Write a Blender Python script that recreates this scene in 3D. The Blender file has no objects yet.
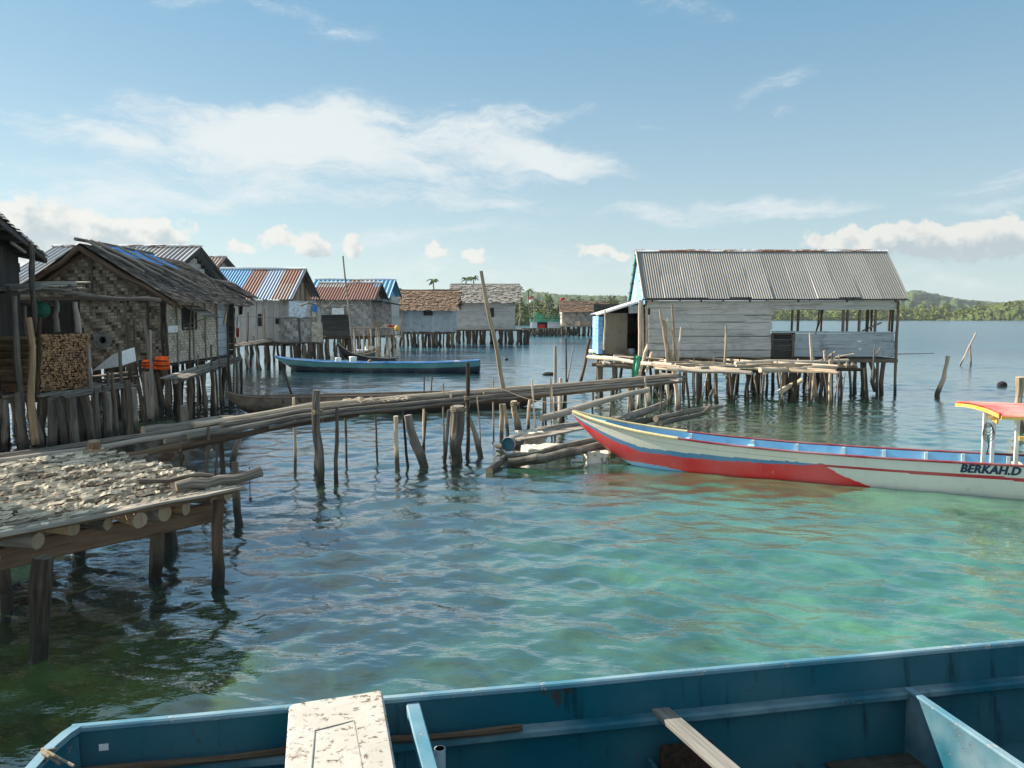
import bpy, bmesh, math, random
import numpy as np
from mathutils import Vector, Matrix, noise as mnoise
R = math.radians
sc = bpy.context.scene
COL = sc.collection
rng = random.Random(7)
V = Vector
# ------------------------------------------------------------------ camera
F, EYE = 769.0, 2.8
PITCH = math.atan(66/769)
cam = bpy.data.cameras.new('camera'); cam_o = bpy.data.objects.new('camera', cam); COL.objects.link(cam_o)
cam.sensor_width = 36; cam.lens = F/1024*36; cam.clip_start = .05; cam.clip_end = 20000
cam_o.location = (0, 0, EYE); cam_o.rotation_euler = (math.pi/2-PITCH, 0, 0)
sc.camera = cam_o
sc.view_settings.view_transform = 'Standard'; sc.view_settings.look = 'None'
sc.view_settings.exposure = 1.1; sc.view_settings.gamma = 1
# ------------------------------------------------------------------ sun and sky
SUN = V((-.76, .30, .58)).normalized()
sun = bpy.data.lights.new('sun', 'SUN'); sun.energy = 5.0; sun.angle = R(.5); sun.color = (1, .9, .76)
sun_o = bpy.data.objects.new('sun', sun); COL.objects.link(sun_o)
sun_o.rotation_euler = (-SUN).to_track_quat('-Z', 'Y').to_euler(); sun_o.location = (-20, 5, 30)

def ray(px, py):
    u, v = (px-512)/F, (384-py)/F
    c, s = math.cos(PITCH), math.sin(PITCH)
    return V((u, c+v*s, -s+v*c))
def at_z(px, py, z=0.0):
    d = ray(px, py); return V((0, 0, EYE))+d*((z-EYE)/d.z)
def at_y(px, py, Y):
    d = ray(px, py); return V((0, 0, EYE))+d*(Y/d.y)
def X(px, Y): return (px-512)/F*Y            # world x of a column at depth Y (near the horizon)
def Z(py, Y): return at_y(512, py, Y).z      # world z of a row at depth Y

class NT:
    "small node-tree writer"
    def __init__(s, nt): s.nt = nt; s.n = nt.nodes; s.l = nt.links
    def new(s, t, **k):
        n = s.n.new(t)
        for a, b in k.items(): setattr(n, a, b)
        return n
    def put(s, sock, val):
        if hasattr(val, 'is_output'): s.l.new(val, sock)
        else: sock.default_value = val
    def m(s, op, a, b=0.0, c=0.0, clamp=False):
        n = s.new('ShaderNodeMath', operation=op, use_clamp=clamp)
        for i, x in enumerate((a, b, c)): s.put(n.inputs[i], x)
        return n.outputs[0]
    def vm(s, op, a, b=(0, 0, 0), out=0):
        n = s.new('ShaderNodeVectorMath', operation=op); s.put(n.inputs[0], a); s.put(n.inputs[1], b)
        return n.outputs[out]
    def scale(s, a, k):
        n = s.new('ShaderNodeVectorMath', operation='SCALE'); s.put(n.inputs[0], a); s.put(n.inputs['Scale'], k)
        return n.outputs[0]
    def rng(s, x, a, b, c=0.0, d=1.0, smooth=True):
        n = s.new('ShaderNodeMapRange'); n.interpolation_type = 'SMOOTHSTEP' if smooth else 'LINEAR'
        for i, q in enumerate((x, a, b, c, d)): s.put(n.inputs[i], q)
        return n.outputs[0]
    def noise(s, vec, scale=5, detail=3, rough=.5, dist=0.0, col=False):
        n = s.new('ShaderNodeTexNoise'); s.put(n.inputs['Vector'], vec)
        n.inputs['Scale'].default_value = scale; n.inputs['Detail'].default_value = detail
        n.inputs['Roughness'].default_value = rough; n.inputs['Distortion'].default_value = dist
        return n.outputs[1 if col else 0]
    def mix(s, f, a, b, blend='MIX'):
        n = s.new('ShaderNodeMix', data_type='RGBA', blend_type=blend); s.put(n.inputs[0], f)
        for i, x in ((6, a), (7, b)):
            s.put(n.inputs[i], x if hasattr(x, 'is_output') else (*x[:3], 1))
        return n.outputs[2]
    def map(s, vec, loc=(0, 0, 0), rot=(0, 0, 0), scale=(1, 1, 1), kind='POINT'):
        n = s.new('ShaderNodeMapping', vector_type=kind); s.put(n.inputs[0], vec)
        n.inputs[1].default_value = loc; n.inputs[2].default_value = rot; n.inputs[3].default_value = scale
        return n.outputs[0]
    def xyz(s, x=0.0, y=0.0, z=0.0):
        n = s.new('ShaderNodeCombineXYZ')
        for i, q in enumerate((x, y, z)): s.put(n.inputs[i], q)
        return n.outputs[0]
    def sep(s, v):
        n = s.new('ShaderNodeSeparateXYZ'); s.put(n.inputs[0], v); return n.outputs

world = bpy.data.worlds.new('World'); sc.world = world; world.use_nodes = True
wt = NT(world.node_tree); wt.n.clear()
sky = wt.new('ShaderNodeTexSky', sky_type='NISHITA'); sky.sun_disc = False
sky.sun_elevation = math.asin(SUN.z); sky.sun_rotation = math.atan2(SUN.x, SUN.y)
sky.altitude = 0; sky.air_density = 1.0; sky.dust_density = .7; sky.ozone_density = 2.0
dirv = wt.vm('NORMALIZE', wt.new('ShaderNodeTexCoord').outputs['Generated'])
dx, dy, dz = wt.sep(dirv)
az = wt.m('ARCTAN2', dx, dy); el = wt.m('ARCSINE', dz)
ae = wt.xyz(az, el, 0.0)
wn = wt.noise(wt.scale(ae, 1.0), 9, 4, .55, col=True)
warp = wt.vm('ADD', ae, wt.scale(wt.vm('SUBTRACT', wn, (.5, .5, .5)), .07))
wn2 = wt.noise(ae, 30, 4, .6, col=True)
warp2 = wt.vm('ADD', ae, wt.scale(wt.vm('SUBTRACT', wn2, (.5, .5, .5)), .035))
def blob(vec, px, py, w, h, ang=0.0, k=1.0):
    d = ray(px, py).normalized(); A = math.atan2(d.x, d.y); E = math.asin(d.z)
    sw = math.cos(A)**2 if abs(A) < 1 else .3
    m = wt.map(vec, (A, E, 0), (0, 0, R(ang)), (w/F*sw**.5, h/F*sw**.5, 1), 'TEXTURE')
    return wt.rng(wt.vm('LENGTH', m, out=1), 1.0, .0, 0.0, k)
def total(vec, lst):
    o = None
    for b in lst:
        q = blob(vec, *b); o = q if o is None else wt.m('ADD', o, q)
    return o
# thin high cloud: long sweeps, broken into fine combed streaks
cirrus = total(warp, [(200, 150, 190, 60, -6, .7), (320, 125, 150, 52, 2, .95), (420, 160, 220, 50, -10, .6), (300, 118, 120, 38, 4, .6), (230, 140, 120, 34, -18, .55), (330, 150, 200, 40, -5, .62), (490, 140, 130, 36, -14, .95), (570, 162, 110, 22, -10, .9), (545, 116, 110, 18, 4, .6),
                      (70, 128, 120, 26, -16, .6), (60, 170, 130, 20, -4, .45), (300, 195, 260, 26, -2, .55), (150, 200, 160, 22, 2, .5), (470, 205, 200, 20, -2, .4), (420, 235, 260, 20, 2, .45),
                      (775, 90, 90, 18, 13, .5), (690, 8, 80, 22, -16, .38), (783, 122, 34, 9, 5, .5), (310, 14, 170, 18, -6, .42), (180, 4, 60, 12, 0, .4), (640, 122, 60, 10, 2, .45),
                      (990, 186, 110, 16, 6, .6), (1000, 206, 110, 14, 4, .5), (740, 214, 150, 20, 1, .95), (650, 210, 80, 16, 4, .7), (830, 214, 80, 10, 2, .5), (520, 268, 420, 30, 0, .5), (900, 282, 300, 24, 0, .4), (110, 205, 200, 30, 0, .5),
                      (-260, 120, 300, 90, 0, .6), (1400, 150, 300, 70, 0, .6)])
st = wt.noise(wt.map(warp, (0, 0, 0), (0, 0, R(7)), (5, 24, 1)), 1.5, 9, .68, .5)
st2 = wt.noise(wt.map(warp2, (3, 1, 0), (0, 0, R(-16)), (8, 34, 1)), 1.7, 8, .68, .6)
st3 = wt.noise(warp, 7, 6, .6)
stv = wt.m('ADD', wt.m('MULTIPLY', st, .5), wt.m('ADD', wt.m('MULTIPLY', st2, .28), wt.m('MULTIPLY', st3, .22)))
cir = wt.m('MULTIPLY', wt.rng(wt.m('ADD', wt.m('MULTIPLY', cirrus, .66), wt.m('MULTIPLY', wt.m('SUBTRACT', stv, .5), 3.1)), .06, .95), wt.rng(cirrus, .03, .42))
cir = wt.m('MULTIPLY', cir, .94)
# heaped clouds low over the horizon
cum_l = [(40, 235, 110, 40, 0, .9), (110, 238, 100, 36, 0, .9), (160, 232, 50, 26, 0, .8), (20, 205, 70, 34, 0, .6), (90, 268, 190, 26, 0, .7),
         (300, 240, 46, 20, 0, .9), (240, 247, 40, 16, 0, .7), (352, 249, 20, 20, 0, 1.), (320, 252, 22, 12, 0, .7), (275, 236, 30, 12, 0, .6), (437, 249, 24, 9, 0, .85), (472, 255, 25, 13, 0, 1.),
         (596, 252, 32, 14, 0, 1.), (618, 254, 20, 9, 0, .7), (1010, 232, 46, 26, 0, 1.), (940, 240, 100, 30, 3, 1.), (885, 240, 80, 22, 0, .9), (830, 239, 54, 15, 0, .8), (980, 248, 90, 20, 0, .7), (1120, 230, 90, 40, 0, .9),
         (1300, 236, 120, 44, 0, .9), (-160, 230, 160, 60, 0, .9), (-500, 220, 200, 60, 0, .9)]
cum = total(warp2, cum_l)
cb = wt.noise(ae, 42, 6, .58)
cu = wt.rng(wt.m('ADD', cum, wt.m('MULTIPLY', wt.m('SUBTRACT', cb, .5), 1.9)), .30, .66)
# the side of each heap turned from the sun is greyer
offs = wt.vm('ADD', warp2, (-.012, .016, 0))
cum_s = total(offs, cum_l[:4]+cum_l[5:6]+cum_l[7:8]+cum_l[11:13]+cum_l[14:20])
cb2 = wt.noise(wt.vm('ADD', ae, (-.008, .010, 0)), 42, 5, .55)
thick = wt.rng(wt.m('ADD', wt.m('MULTIPLY', cum_s, .7), wt.m('MULTIPLY', wt.m('SUBTRACT', cb2, .5), 2.6)), .1, 1.0)
SKY = .0615
skyc = wt.mix(1.0, sky.outputs[0], (.95, 1.15, 1.08), 'MULTIPLY')
hz = wt.rng(el, -.02, .43, 1.0, 0.0)
skyc = wt.mix(.68, skyc, wt.mix(hz, (1.32, 3.1, 4.7), (4.4, 5.3, 5.65)))
skyc = wt.mix(cir, skyc, (6.1, 6.55, 6.65))
cumc = wt.mix(thick, (6.7, 6.55, 6.15), (3.7, 4.3, 4.6))
skyc = wt.mix(wt.m('MULTIPLY', wt.m('MULTIPLY', cu, wt.rng(cum, .02, .22)), .92), skyc, cumc)
# a bright veil added overhead and behind the viewer, out of view, for more fill light
fill_veil = wt.m('MAXIMUM', wt.rng(el, .5, .95), wt.rng(dy, .35, -.35))
fill_veil = wt.m('MULTIPLY', fill_veil, wt.rng(wt.noise(dirv, 2.2, 4, .6), .30, .62))
skyc = wt.mix(wt.m('MULTIPLY', fill_veil, .45), skyc, (8.4, 8.9, 8.9))
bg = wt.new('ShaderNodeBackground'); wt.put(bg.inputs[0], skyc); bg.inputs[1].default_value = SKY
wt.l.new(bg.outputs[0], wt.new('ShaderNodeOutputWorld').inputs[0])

# ------------------------------------------------------------------ mesh builder
class MB:
    def __init__(s, seed=0): s.v = []; s.f = []; s.uv = []; s.r = []; s.c = []; s.m = []; s.rg = random.Random(seed)
    def add(s, pts): 
        b = len(s.v); s.v.extend([tuple(p) for p in pts]); return b
    def face(s, idx, uvs=None, r=.5, c=(1, 1, 1), m=0):
        s.f.append(tuple(idx)); s.uv.append(uvs or [(0, 0)]*len(idx)); s.r.append(r); s.c.append(c); s.m.append(m)
    def poly(s, pts, uvs=None, r=None, c=(1, 1, 1), m=0):
        b = s.add(pts); s.face(range(b, b+len(pts)), uvs, s.rg.random() if r is None else r, c, m)
    def sweep(s, path, prof_fn, r=None, c=(1, 1, 1), m=0, cap=True, mcap=None, up=None, closed=True):
        "prof_fn(i) -> list of (a, b) offsets in the plane across the path"
        r = s.rg.random() if r is None else r
        path = [V(p) for p in path]; n = len(path)
        T = [(path[min(i+1, n-1)]-path[max(i-1, 0)]).normalized() for i in range(n)]
        ref = V(up) if up is not None else (V((0, 0, 1)) if abs(T[0].z) < .9 else V((0, 1, 0)))
        A = T[0].cross(ref).normalized(); L = 0; rings = []
        v0 = s.rg.random()*20
        for i in range(n):
            if i: L += (path[i]-path[i-1]).length
            A = (A-T[i]*A.dot(T[i])).normalized(); B = A.cross(T[i])*-1
            pr = prof_fn(i)
            b = s.add([path[i]+A*a+B*q for a, q in pr]); rings.append((b, len(pr), L+v0, pr))
        k = rings[0][1]; per = [0]
        pr = rings[0][3]
        for j in range(k): 
            a, q = pr[j], pr[(j+1) % k]; per.append(per[-1]+math.hypot(a[0]-q[0], a[1]-q[1]))
        for (b0, _, l0, _), (b1, _, l1, _) in zip(rings, rings[1:]):
            for j in range(k if closed else k-1):
                j2 = (j+1) % k
                s.face((b0+j, b0+j2, b1+j2, b1+j), [(per[j], l0), (per[j+1], l0), (per[j+1], l1), (per[j], l1)], r, c, m)
        if cap:
            mc = m if mcap is None else mcap
            for (b, _, l, pr), rev in ((rings[0], True), (rings[-1], False)):
                idx = list(range(b, b+k)); u = [(a*3, q*.15+v0) for a, q in pr]
                if rev: idx.reverse(); u.reverse()
                s.face(idx, u, min(1, r*.6+.4), c, mc)
    def log(s, p0, p1, r0, r1=None, seg=8, n=None, wob=.0, r=None, c=(1, 1, 1), m=0, lump=.12, mcap=None):
        p0, p1 = V(p0), V(p1); r1 = r0*.8 if r1 is None else r1; d = p1-p0; L = d.length
        n = n or max(2, min(9, int(L/.45)+1)); g = s.rg
        a = d.cross(V((0, 0, 1)) if abs(d.normalized().z) < .9 else V((0, 1, 0))).normalized(); b = d.normalized().cross(a)
        ph = [g.uniform(0, 6.28) for _ in range(4)]; fr = [g.uniform(.6, 1.4), g.uniform(1.3, 2.6)]
        path = []
        for i in range(n+1):
            t = i/n; e = math.sin(math.pi*t)**.5 if 0 < t < 1 else 0
            path.append(p0+d*t+(a*(math.sin(ph[0]+fr[0]*5*t)+.5*math.sin(ph[1]+fr[1]*7*t))+b*(math.sin(ph[2]+fr[0]*6*t)+.5*math.sin(ph[3]+fr[1]*6*t)))*wob*e)
        rad = [(r0+(r1-r0)*i/n)*(1+g.uniform(-lump, lump)) for i in range(n+1)]
        sq = [[1+g.uniform(-lump, lump)*.7 for _ in range(seg)] for _ in range(n+1)]
        s.sweep(path, lambda i: [(math.cos(6.2832*j/seg)*rad[i]*sq[i][j], math.sin(6.2832*j/seg)*rad[i]*sq[i][j]) for j in range(seg)], r, c, m, True, mcap)
    def tube(s, path, rad, seg=6, r=None, c=(1, 1, 1), m=0):
        rr = rad if isinstance(rad, (list, tuple)) else [rad]*len(path)
        s.sweep(path, lambda i: [(math.cos(6.2832*j/seg)*rr[i], math.sin(6.2832*j/seg)*rr[i]) for j in range(seg)], r, c, m)
    def beam(s, p0, p1, w, t, up=(0, 0, 1), r=None, c=(1, 1, 1), m=0, ch=None, warp=0.0, n=1):
        "plank: w across (perpendicular to up), t along up"
        p0, p1 = V(p0), V(p1); ch = min(w, t)*.14 if ch is None else ch
        w2, t2 = w/2, t/2
        pr = [(-w2+ch, -t2), (w2-ch, -t2), (w2, -t2+ch), (w2, t2-ch), (w2-ch, t2), (-w2+ch, t2), (-w2, t2-ch), (-w2, -t2+ch)]
        if warp and n < 3: n = 3
        U = V(up).normalized(); path = []
        for i in range(n+1):
            p = p0.lerp(p1, i/n)
            if 0 < i < n or warp: p = p+U*s.rg.uniform(-warp, warp)
            path.append(p)
        s.sweep(path, lambda i: pr, r, c, m, True, None, up)
    def box(s, lo, hi, r=None, c=(1, 1, 1), m=0, ch=.006):
        lo, hi = V(lo), V(hi); d = hi-lo; cx = (lo+hi)/2; ax = max(range(3), key=lambda i: d[i])
        e = V((0, 0, 0)); e[ax] = d[ax]/2
        if ax == 2: s.beam(cx-e, cx+e, d.x, d.y, (0, 1, 0), r, c, m, ch)
        else: s.beam(cx-e, cx+e, d.y if ax == 0 else d.x, d.z, (0, 0, 1), r, c, m, ch)
    def grid(s, fn, nu, nv, uvfn=None, r=None, c=(1, 1, 1), m=0, cfn=None):
        b = s.add([fn(i/nu, j/nv) for j in range(nv+1) for i in range(nu+1)])
        r = s.rg.random() if r is None else r; uvfn = uvfn or (lambda u, v: (u, v)); W = nu+1
        for j in range(nv):
            for i in range(nu):
                q = ((i/nu, j/nv), ((i+1)/nu, j/nv), ((i+1)/nu, (j+1)/nv), (i/nu, (j+1)/nv))
                cc = cfn((i+.5)/nu, (j+.5)/nv) if cfn else c
                s.face((b+j*W+i, b+j*W+i+1, b+(j+1)*W+i+1, b+(j+1)*W+i), [uvfn(*x) for x in q], r, cc, m)
    def planks(s, o, U, W, w, h, board, t=.025, gap=.006, jit=.012, across=False, pieces=1, skip=0, c=(1, 1, 1), m=0):
        "boards covering a w x h rectangle at o; boards run along U (or along W when across)"
        o, U, W = V(o), V(U).normalized(), V(W).normalized(); Nn = U.cross(W).normalized()
        if across: U, W, w, h = W, U, h, w
        n = max(1, round(h/board)); bh = h/n; g = s.rg
        for i in range(n):
            cuts = [0.0]+sorted(g.uniform(.15, .85) for _ in range(pieces-1))+[1.0]
            for a, b in zip(cuts, cuts[1:]):
                if g.random() < skip: continue
                y = (i+.5)*bh+g.uniform(-1, 1)*jit*.3
                e0, e1 = (a*w+(.003 if a else g.uniform(-1, 1)*jit*2), b*w-(.003 if b < 1 else g.uniform(-1, 1)*jit*2))
                off = Nn*g.uniform(-jit*.35, jit*.35)
                s.beam(o+U*e0+W*(y+g.uniform(-1, 1)*jit*.3)+off, o+U*e1+W*(y+g.uniform(-1, 1)*jit*.3)+off, bh-gap, t, Nn, None, c, m, min(.006, t*.2))
    def weave(s, o, U, W, w, h, cell, tones=(.25, .75), jit=.12, mask=None, per=2, m=0, depth=.006):
        "flat strips plaited over and under each other"
        o, U, W = V(o), V(U).normalized(), V(W).normalized(); Nn = U.cross(W).normalized(); g = s.rg
        nu, nv = int(w/cell)+1, int(h/cell)+1
        for j in range(nv):
            for i in range(nu):
                x0, x1, y0, y1 = i*cell, min(w, (i+1)*cell), j*cell, min(h, (j+1)*cell)
                if x1-x0 < 1e-4 or y1-y0 < 1e-4 or (mask and not mask((x0+x1)/2, (y0+y1)/2)): continue
                hz = ((i+j) % (2*per)) < per
                r = min(1, max(0, tones[1 if hz else 0]+g.gauss(0, jit)))
                a, b = (depth, 0) if g.random() < .5 else (0, depth)
                e_ = cell*.05; p = [o+U*(x0+e_*(not hz))+W*(y0+e_*hz), o+U*(x1-e_*(not hz))+W*(y0+e_*hz), o+U*(x1-e_*(not hz))+W*(y1-e_*hz), o+U*(x0+e_*(not hz))+W*(y1-e_*hz)]
                q = [a, b, b, a] if hz else [a, a, b, b]
                uv = [(y0, x0), (y0, x1), (y1, x1), (y1, x0)] if hz else [(x0, y0), (x1, y0), (x1, y1), (x0, y1)]
                s.poly([pp+Nn*e for pp, e in zip(p, q)], uv, r, m=m)
    def corrugated(s, o, U, W, w, h, period=.15, amp=.016, sheets=None, sheet_w=.8, nv=3, c=(1, 1, 1), m=0, sub=8, sag=.0, ragged=0.0, dent=.006):
        "wavy metal: U along the ridge, W down the slope; sheets(i) -> colour of the i-th sheet"
        o, U, W = V(o), V(U).normalized(), V(W).normalized(); Nn = U.cross(W).normalized()
        if Nn.z < 0: Nn = -Nn
        nu = int(w/period*sub); g = s.rg; jit = [g.uniform(-1, 1) for _ in range(200)]
        def fn(a, b):
            x = a*w; k = int(x/sheet_w)
            y = b*h+(ragged*jit[k % 200] if b == 1 else 0)
            return o+U*x+W*y+Nn*(amp*math.sin(x/period*6.2832)+sag*math.sin(b*3.14)*math.sin(a*3.14)*-1+dent*jit[(k*3+int(b*2.99)) % 200]*b)
        b0 = s.add([fn(i/nu, j/nv) for j in range(nv+1) for i in range(nu+1)]); Wd = nu+1
        for j in range(nv):
            for i in range(nu):
                k = int((i+.5)/nu*w/sheet_w); cc = sheets(k, j/nv) if sheets else c
                q = ((i/nu*w, j/nv*h), ((i+1)/nu*w, j/nv*h), ((i+1)/nu*w, (j+1)/nv*h), (i/nu*w, (j+1)/nv*h))
                s.face((b0+j*Wd+i, b0+j*Wd+i+1, b0+(j+1)*Wd+i+1, b0+(j+1)*Wd+i), q, abs(jit[k % 200]), cc, m)
    def thatch(s, o, U, W, w, h, row=.16, strip=.09, lift=.03, c=(1, 1, 1), m=0, ragged=.5):
        "rows of overlapping leaf strips; W points down the slope"
        o, U, W = V(o), V(U).normalized(), V(W).normalized(); Nn = U.cross(W).normalized(); g = s.rg
        if Nn.z < 0: Nn = -Nn
        s.poly([o, o+U*w, o+U*w+W*h, o+W*h], None, .15, c, m)
        n = max(2, int(h/row))
        for j in range(n):
            y0 = h*j/n; x = -.03
            while x < w:
                sw = strip*g.uniform(.6, 1.5); L = (h/n)*g.uniform(1.15, 1.35+ragged)
                k = lift*g.uniform(.5, 1.5); tw = g.uniform(-.03, .03)
                p = [o+U*x+W*y0+Nn*.012, o+U*(x+sw)+W*y0+Nn*.012, o+U*(x+sw*g.uniform(.7, 1)+tw)+W*(y0+L)+Nn*(k+g.uniform(-.01, .01)), o+U*(x+tw)+W*(y0+L*g.uniform(.9, 1))+Nn*(k+g.uniform(-.01, .01))]
                s.poly(p, [(x, y0), (x+sw, y0), (x+sw, y0+L), (x, y0+L)], None, c, m); x += sw*.82
    def build(s, name, mats, parent=None, smooth=False, kind=None, org=None):
        me = bpy.data.meshes.new(name); off = V((0, 0, 0)); p = parent
        while p is not None: off += p.location; p = p.parent
        if org is not None and parent is None: off = V(org)
        vv = [(x-off.x, y-off.y, z-off.z) for x, y, z in s.v]
        me.from_pydata(vv, [], s.f)
        uvl = me.uv_layers.new(name='UVMap'); fl = [c for f in s.uv for q in f for c in q]
        uvl.data.foreach_set('uv', fl)
        a = me.attributes.new('rnd', 'FLOAT', 'FACE'); a.data.foreach_set('value', s.r)
        a = me.attributes.new('col', 'FLOAT_COLOR', 'FACE'); a.data.foreach_set('color', [q for c in s.c for q in (c[0], c[1], c[2], 1)])
        for mt in (mats if isinstance(mats, (list, tuple)) else [mats]): me.materials.append(mt)
        me.polygons.foreach_set('material_index', s.m)
        if smooth: me.polygons.foreach_set('use_smooth', [True]*len(s.f))
        me.update()
        o = bpy.data.objects.new(name, me); COL.objects.link(o); o.parent = parent
        if parent is None: o.location = off
        if kind: o['kind'] = kind
        return o
def tag(o, label=None, cat=None, group=None, kind=None):
    if label: o['label'] = label
    if cat: o['category'] = cat
    if group: o['group'] = group
    if kind: o['kind'] = kind
    return o
def empty(name, loc, label, cat, group=None):
    o = bpy.data.objects.new(name, None); COL.objects.link(o); o.location = loc; o.empty_display_size = .2
    return tag(o, label, cat, group)
def copy_thing(root):
    c = root.copy(); COL.objects.link(c)
    for ch in root.children:
        d = ch.copy(); COL.objects.link(d); d.parent = c
        for g in ch.children:
            e = g.copy(); COL.objects.link(e); e.parent = d
    return c

# ------------------------------------------------------------------ materials
def mat(name):
    m = bpy.data.materials.new(name); m.use_nodes = True; t = NT(m.node_tree); t.n.clear()
    b = t.new('ShaderNodeBsdfPrincipled'); o = t.new('ShaderNodeOutputMaterial'); t.l.new(b.outputs[0], o.inputs[0])
    t.b = b; return m, t
def bump(t, h, dist=.01, strength=1.0):
    n = t.new('ShaderNodeBump'); n.inputs['Strength'].default_value = strength; n.inputs['Distance'].default_value = dist
    t.put(n.inputs['Height'], h); t.l.new(n.outputs[0], t.b.inputs['Normal'])
def wood(name, dark, light, rough=.85, var=.45, grain=1.0, stain=None, stain_amt=.5, tide=False, bdist=.006, spec=.25, moss=None):
    m, t = mat(name)
    uv = t.new('ShaderNodeUVMap').outputs[0]; rn = t.new('ShaderNodeAttribute', attribute_name='rnd').outputs['Fac']
    pos = t.new('ShaderNodeNewGeometry').outputs['Position']
    u, v, _ = t.sep(uv)
    vec = t.xyz(t.m('MULTIPLY', u, 46), t.m('MULTIPLY', v, 2.2), t.m('MULTIPLY', rn, 37))
    g1 = t.noise(vec, 1.0, 5, .62, .3)
    g2 = t.noise(t.xyz(t.m('MULTIPLY', u, 9), t.m('MULTIPLY', v, 1.1), t.m('MULTIPLY', rn, 91)), 1.0, 3, .6)
    f = t.m('ADD', t.m('MULTIPLY', t.m('SUBTRACT', g1, .5), 1.5*grain), t.m('ADD', t.m('MULTIPLY', t.m('SUBTRACT', g2, .5), 1.0*grain), t.m('ADD', t.m('MULTIPLY', t.m('SUBTRACT', rn, .5), var*2), .5)), clamp=True)
    col = t.mix(f, dark, light)
    if stain:
        sn = t.noise(pos, 1.7, 5, .65)
        col = t.mix(t.m('MULTIPLY', t.rng(sn, .5, .68), stain_amt), col, stain)
    crack = t.rng(t.noise(t.xyz(t.m('MULTIPLY', u, 30), t.m('MULTIPLY', v, .9), t.m('MULTIPLY', rn, 11)), 1, 3, .5), .36, .30)
    col = t.mix(t.m('MULTIPLY', crack, .65), col, tuple(x*.3 for x in dark))
    rr = rough
    if tide:      # weed and wet up to the high-water mark
        z = t.sep(pos)[2]
        w = t.rng(t.m('ADD', z, t.m('MULTIPLY', t.m('SUBTRACT', t.noise(pos, 5, 3), .5), .35)), .42, .12)
        col = t.mix(t.m('MULTIPLY', w, .88), col, (.022, .021, .013)); rr = t.m('SUBTRACT', rough, t.m('MULTIPLY', w, .45))
    t.put(t.b.inputs['Base Color'], col); t.put(t.b.inputs['Roughness'], rr); t.b.inputs['Specular IOR Level'].default_value = spec
    bump(t, t.m('SUBTRACT', g1, t.m('MULTIPLY', crack, .8)), bdist)
    return m
def paint(name, colour=None, wear=(.30, .27, .23), amt=.4, rough=.5, var=.18, scale=6, streak=None, spec=.4, bdist=.002, stain=None):
    "old paint; colour None takes the mesh's own col attribute"
    m, t = mat(name)
    pos = t.new('ShaderNodeNewGeometry').outputs['Position']; uv = t.new('ShaderNodeUVMap').outputs[0]
    base = t.new('ShaderNodeAttribute', attribute_name='col').outputs['Color'] if colour is None else t.mix(0, colour, colour)
    n1 = t.noise(pos, scale, 6, .68); n2 = t.noise(pos, scale*.22, 3, .5); n3 = t.noise(pos, scale*9, 3, .6)
    base = t.mix(t.rng(n2, .35, .7, 0, var), base, (.9, .9, .88)); base = t.mix(t.rng(n1, .45, .75, 0, var*1.4), base, (.02, .025, .03))
    f = t.rng(t.m('ADD', n1, t.m('MULTIPLY', t.m('SUBTRACT', n3, .5), .35)), .72-.22*amt, .76-.18*amt)
    col = t.mix(t.m('MULTIPLY', f, min(1, .35+amt)), base, wear)
    if stain:
        s1 = t.noise(pos, 2.3, 6, .7); col = t.mix(t.rng(s1, .60, .66, 0, stain[1]), col, stain[0])
    if streak:
        sx = t.noise(t.map(pos, (0, 0, 0), (0, 0, 0), (9, 9, .7)), 1.0, 4, .6)
        col = t.mix(t.rng(sx, .56, .74, 0, streak[1]), col, streak[0])
    t.put(t.b.inputs['Base Color'], col); t.put(t.b.inputs['Roughness'], t.rng(n1, .3, .7, rough-.08, rough+.16)); t.b.inputs['Specular IOR Level'].default_value = spec
    bump(t, t.m('SUBTRACT', t.m('MULTIPLY', n3, .5), f), bdist)
    return m
def metal(name, rust=.35, tint=(1, 1, 1), rough=.5, metallic=.35):
    m, t = mat(name)
    col = t.new('ShaderNodeAttribute', attribute_name='col').outputs['Color']; rn = t.new('ShaderNodeAttribute', attribute_name='rnd').outputs['Fac']
    uv = t.new('ShaderNodeUVMap').outputs[0]; u, v, _ = t.sep(uv)
    n = t.noise(t.xyz(t.m('MULTIPLY', u, 5), t.m('MULTIPLY', v, .9), t.m('MULTIPLY', rn, 30)), 1.0, 5, .7)
    n2 = t.noise(t.xyz(t.m('MULTIPLY', u, 25), t.m('MULTIPLY', v, 6), 0.0), 1.0, 4, .6)
    f = t.rng(t.m('ADD', n, t.m('MULTIPLY', t.m('SUBTRACT', n2, .5), .3)), .72-.3*rust, .86-.3*rust)
    col = t.mix(1, col, tint, 'MULTIPLY')
    col = t.mix(t.rng(n2, .3, .75, 0, .35), col, (.10, .10, .10))
    col = t.mix(t.m('MULTIPLY', f, min(1, rust+.35)), col, t.mix(n2, (.10, .035, .015), (.24, .10, .05)))
    t.put(t.b.inputs['Base Color'], col); t.put(t.b.inputs['Metallic'], t.m('MULTIPLY', t.m('SUBTRACT', 1.0, f), metallic)); t.put(t.b.inputs['Roughness'], t.m('ADD', rough, t.m('MULTIPLY', f, .35)))
    return m
def plain(name, colour, rough=.7, var=.15, scale=8, spec=.3):
    m, t = mat(name); pos = t.new('ShaderNodeNewGeometry').outputs['Position']
    n = t.noise(pos, scale, 4, .6)
    c = t.mix(t.rng(n, .3, .7), tuple(x*(1-var) for x in colour), tuple(min(1, x*(1+var)) for x in colour))
    t.put(t.b.inputs['Base Color'], c); t.b.inputs['Roughness'].default_value = rough; t.b.inputs['Specular IOR Level'].default_value = spec
    return m
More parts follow.
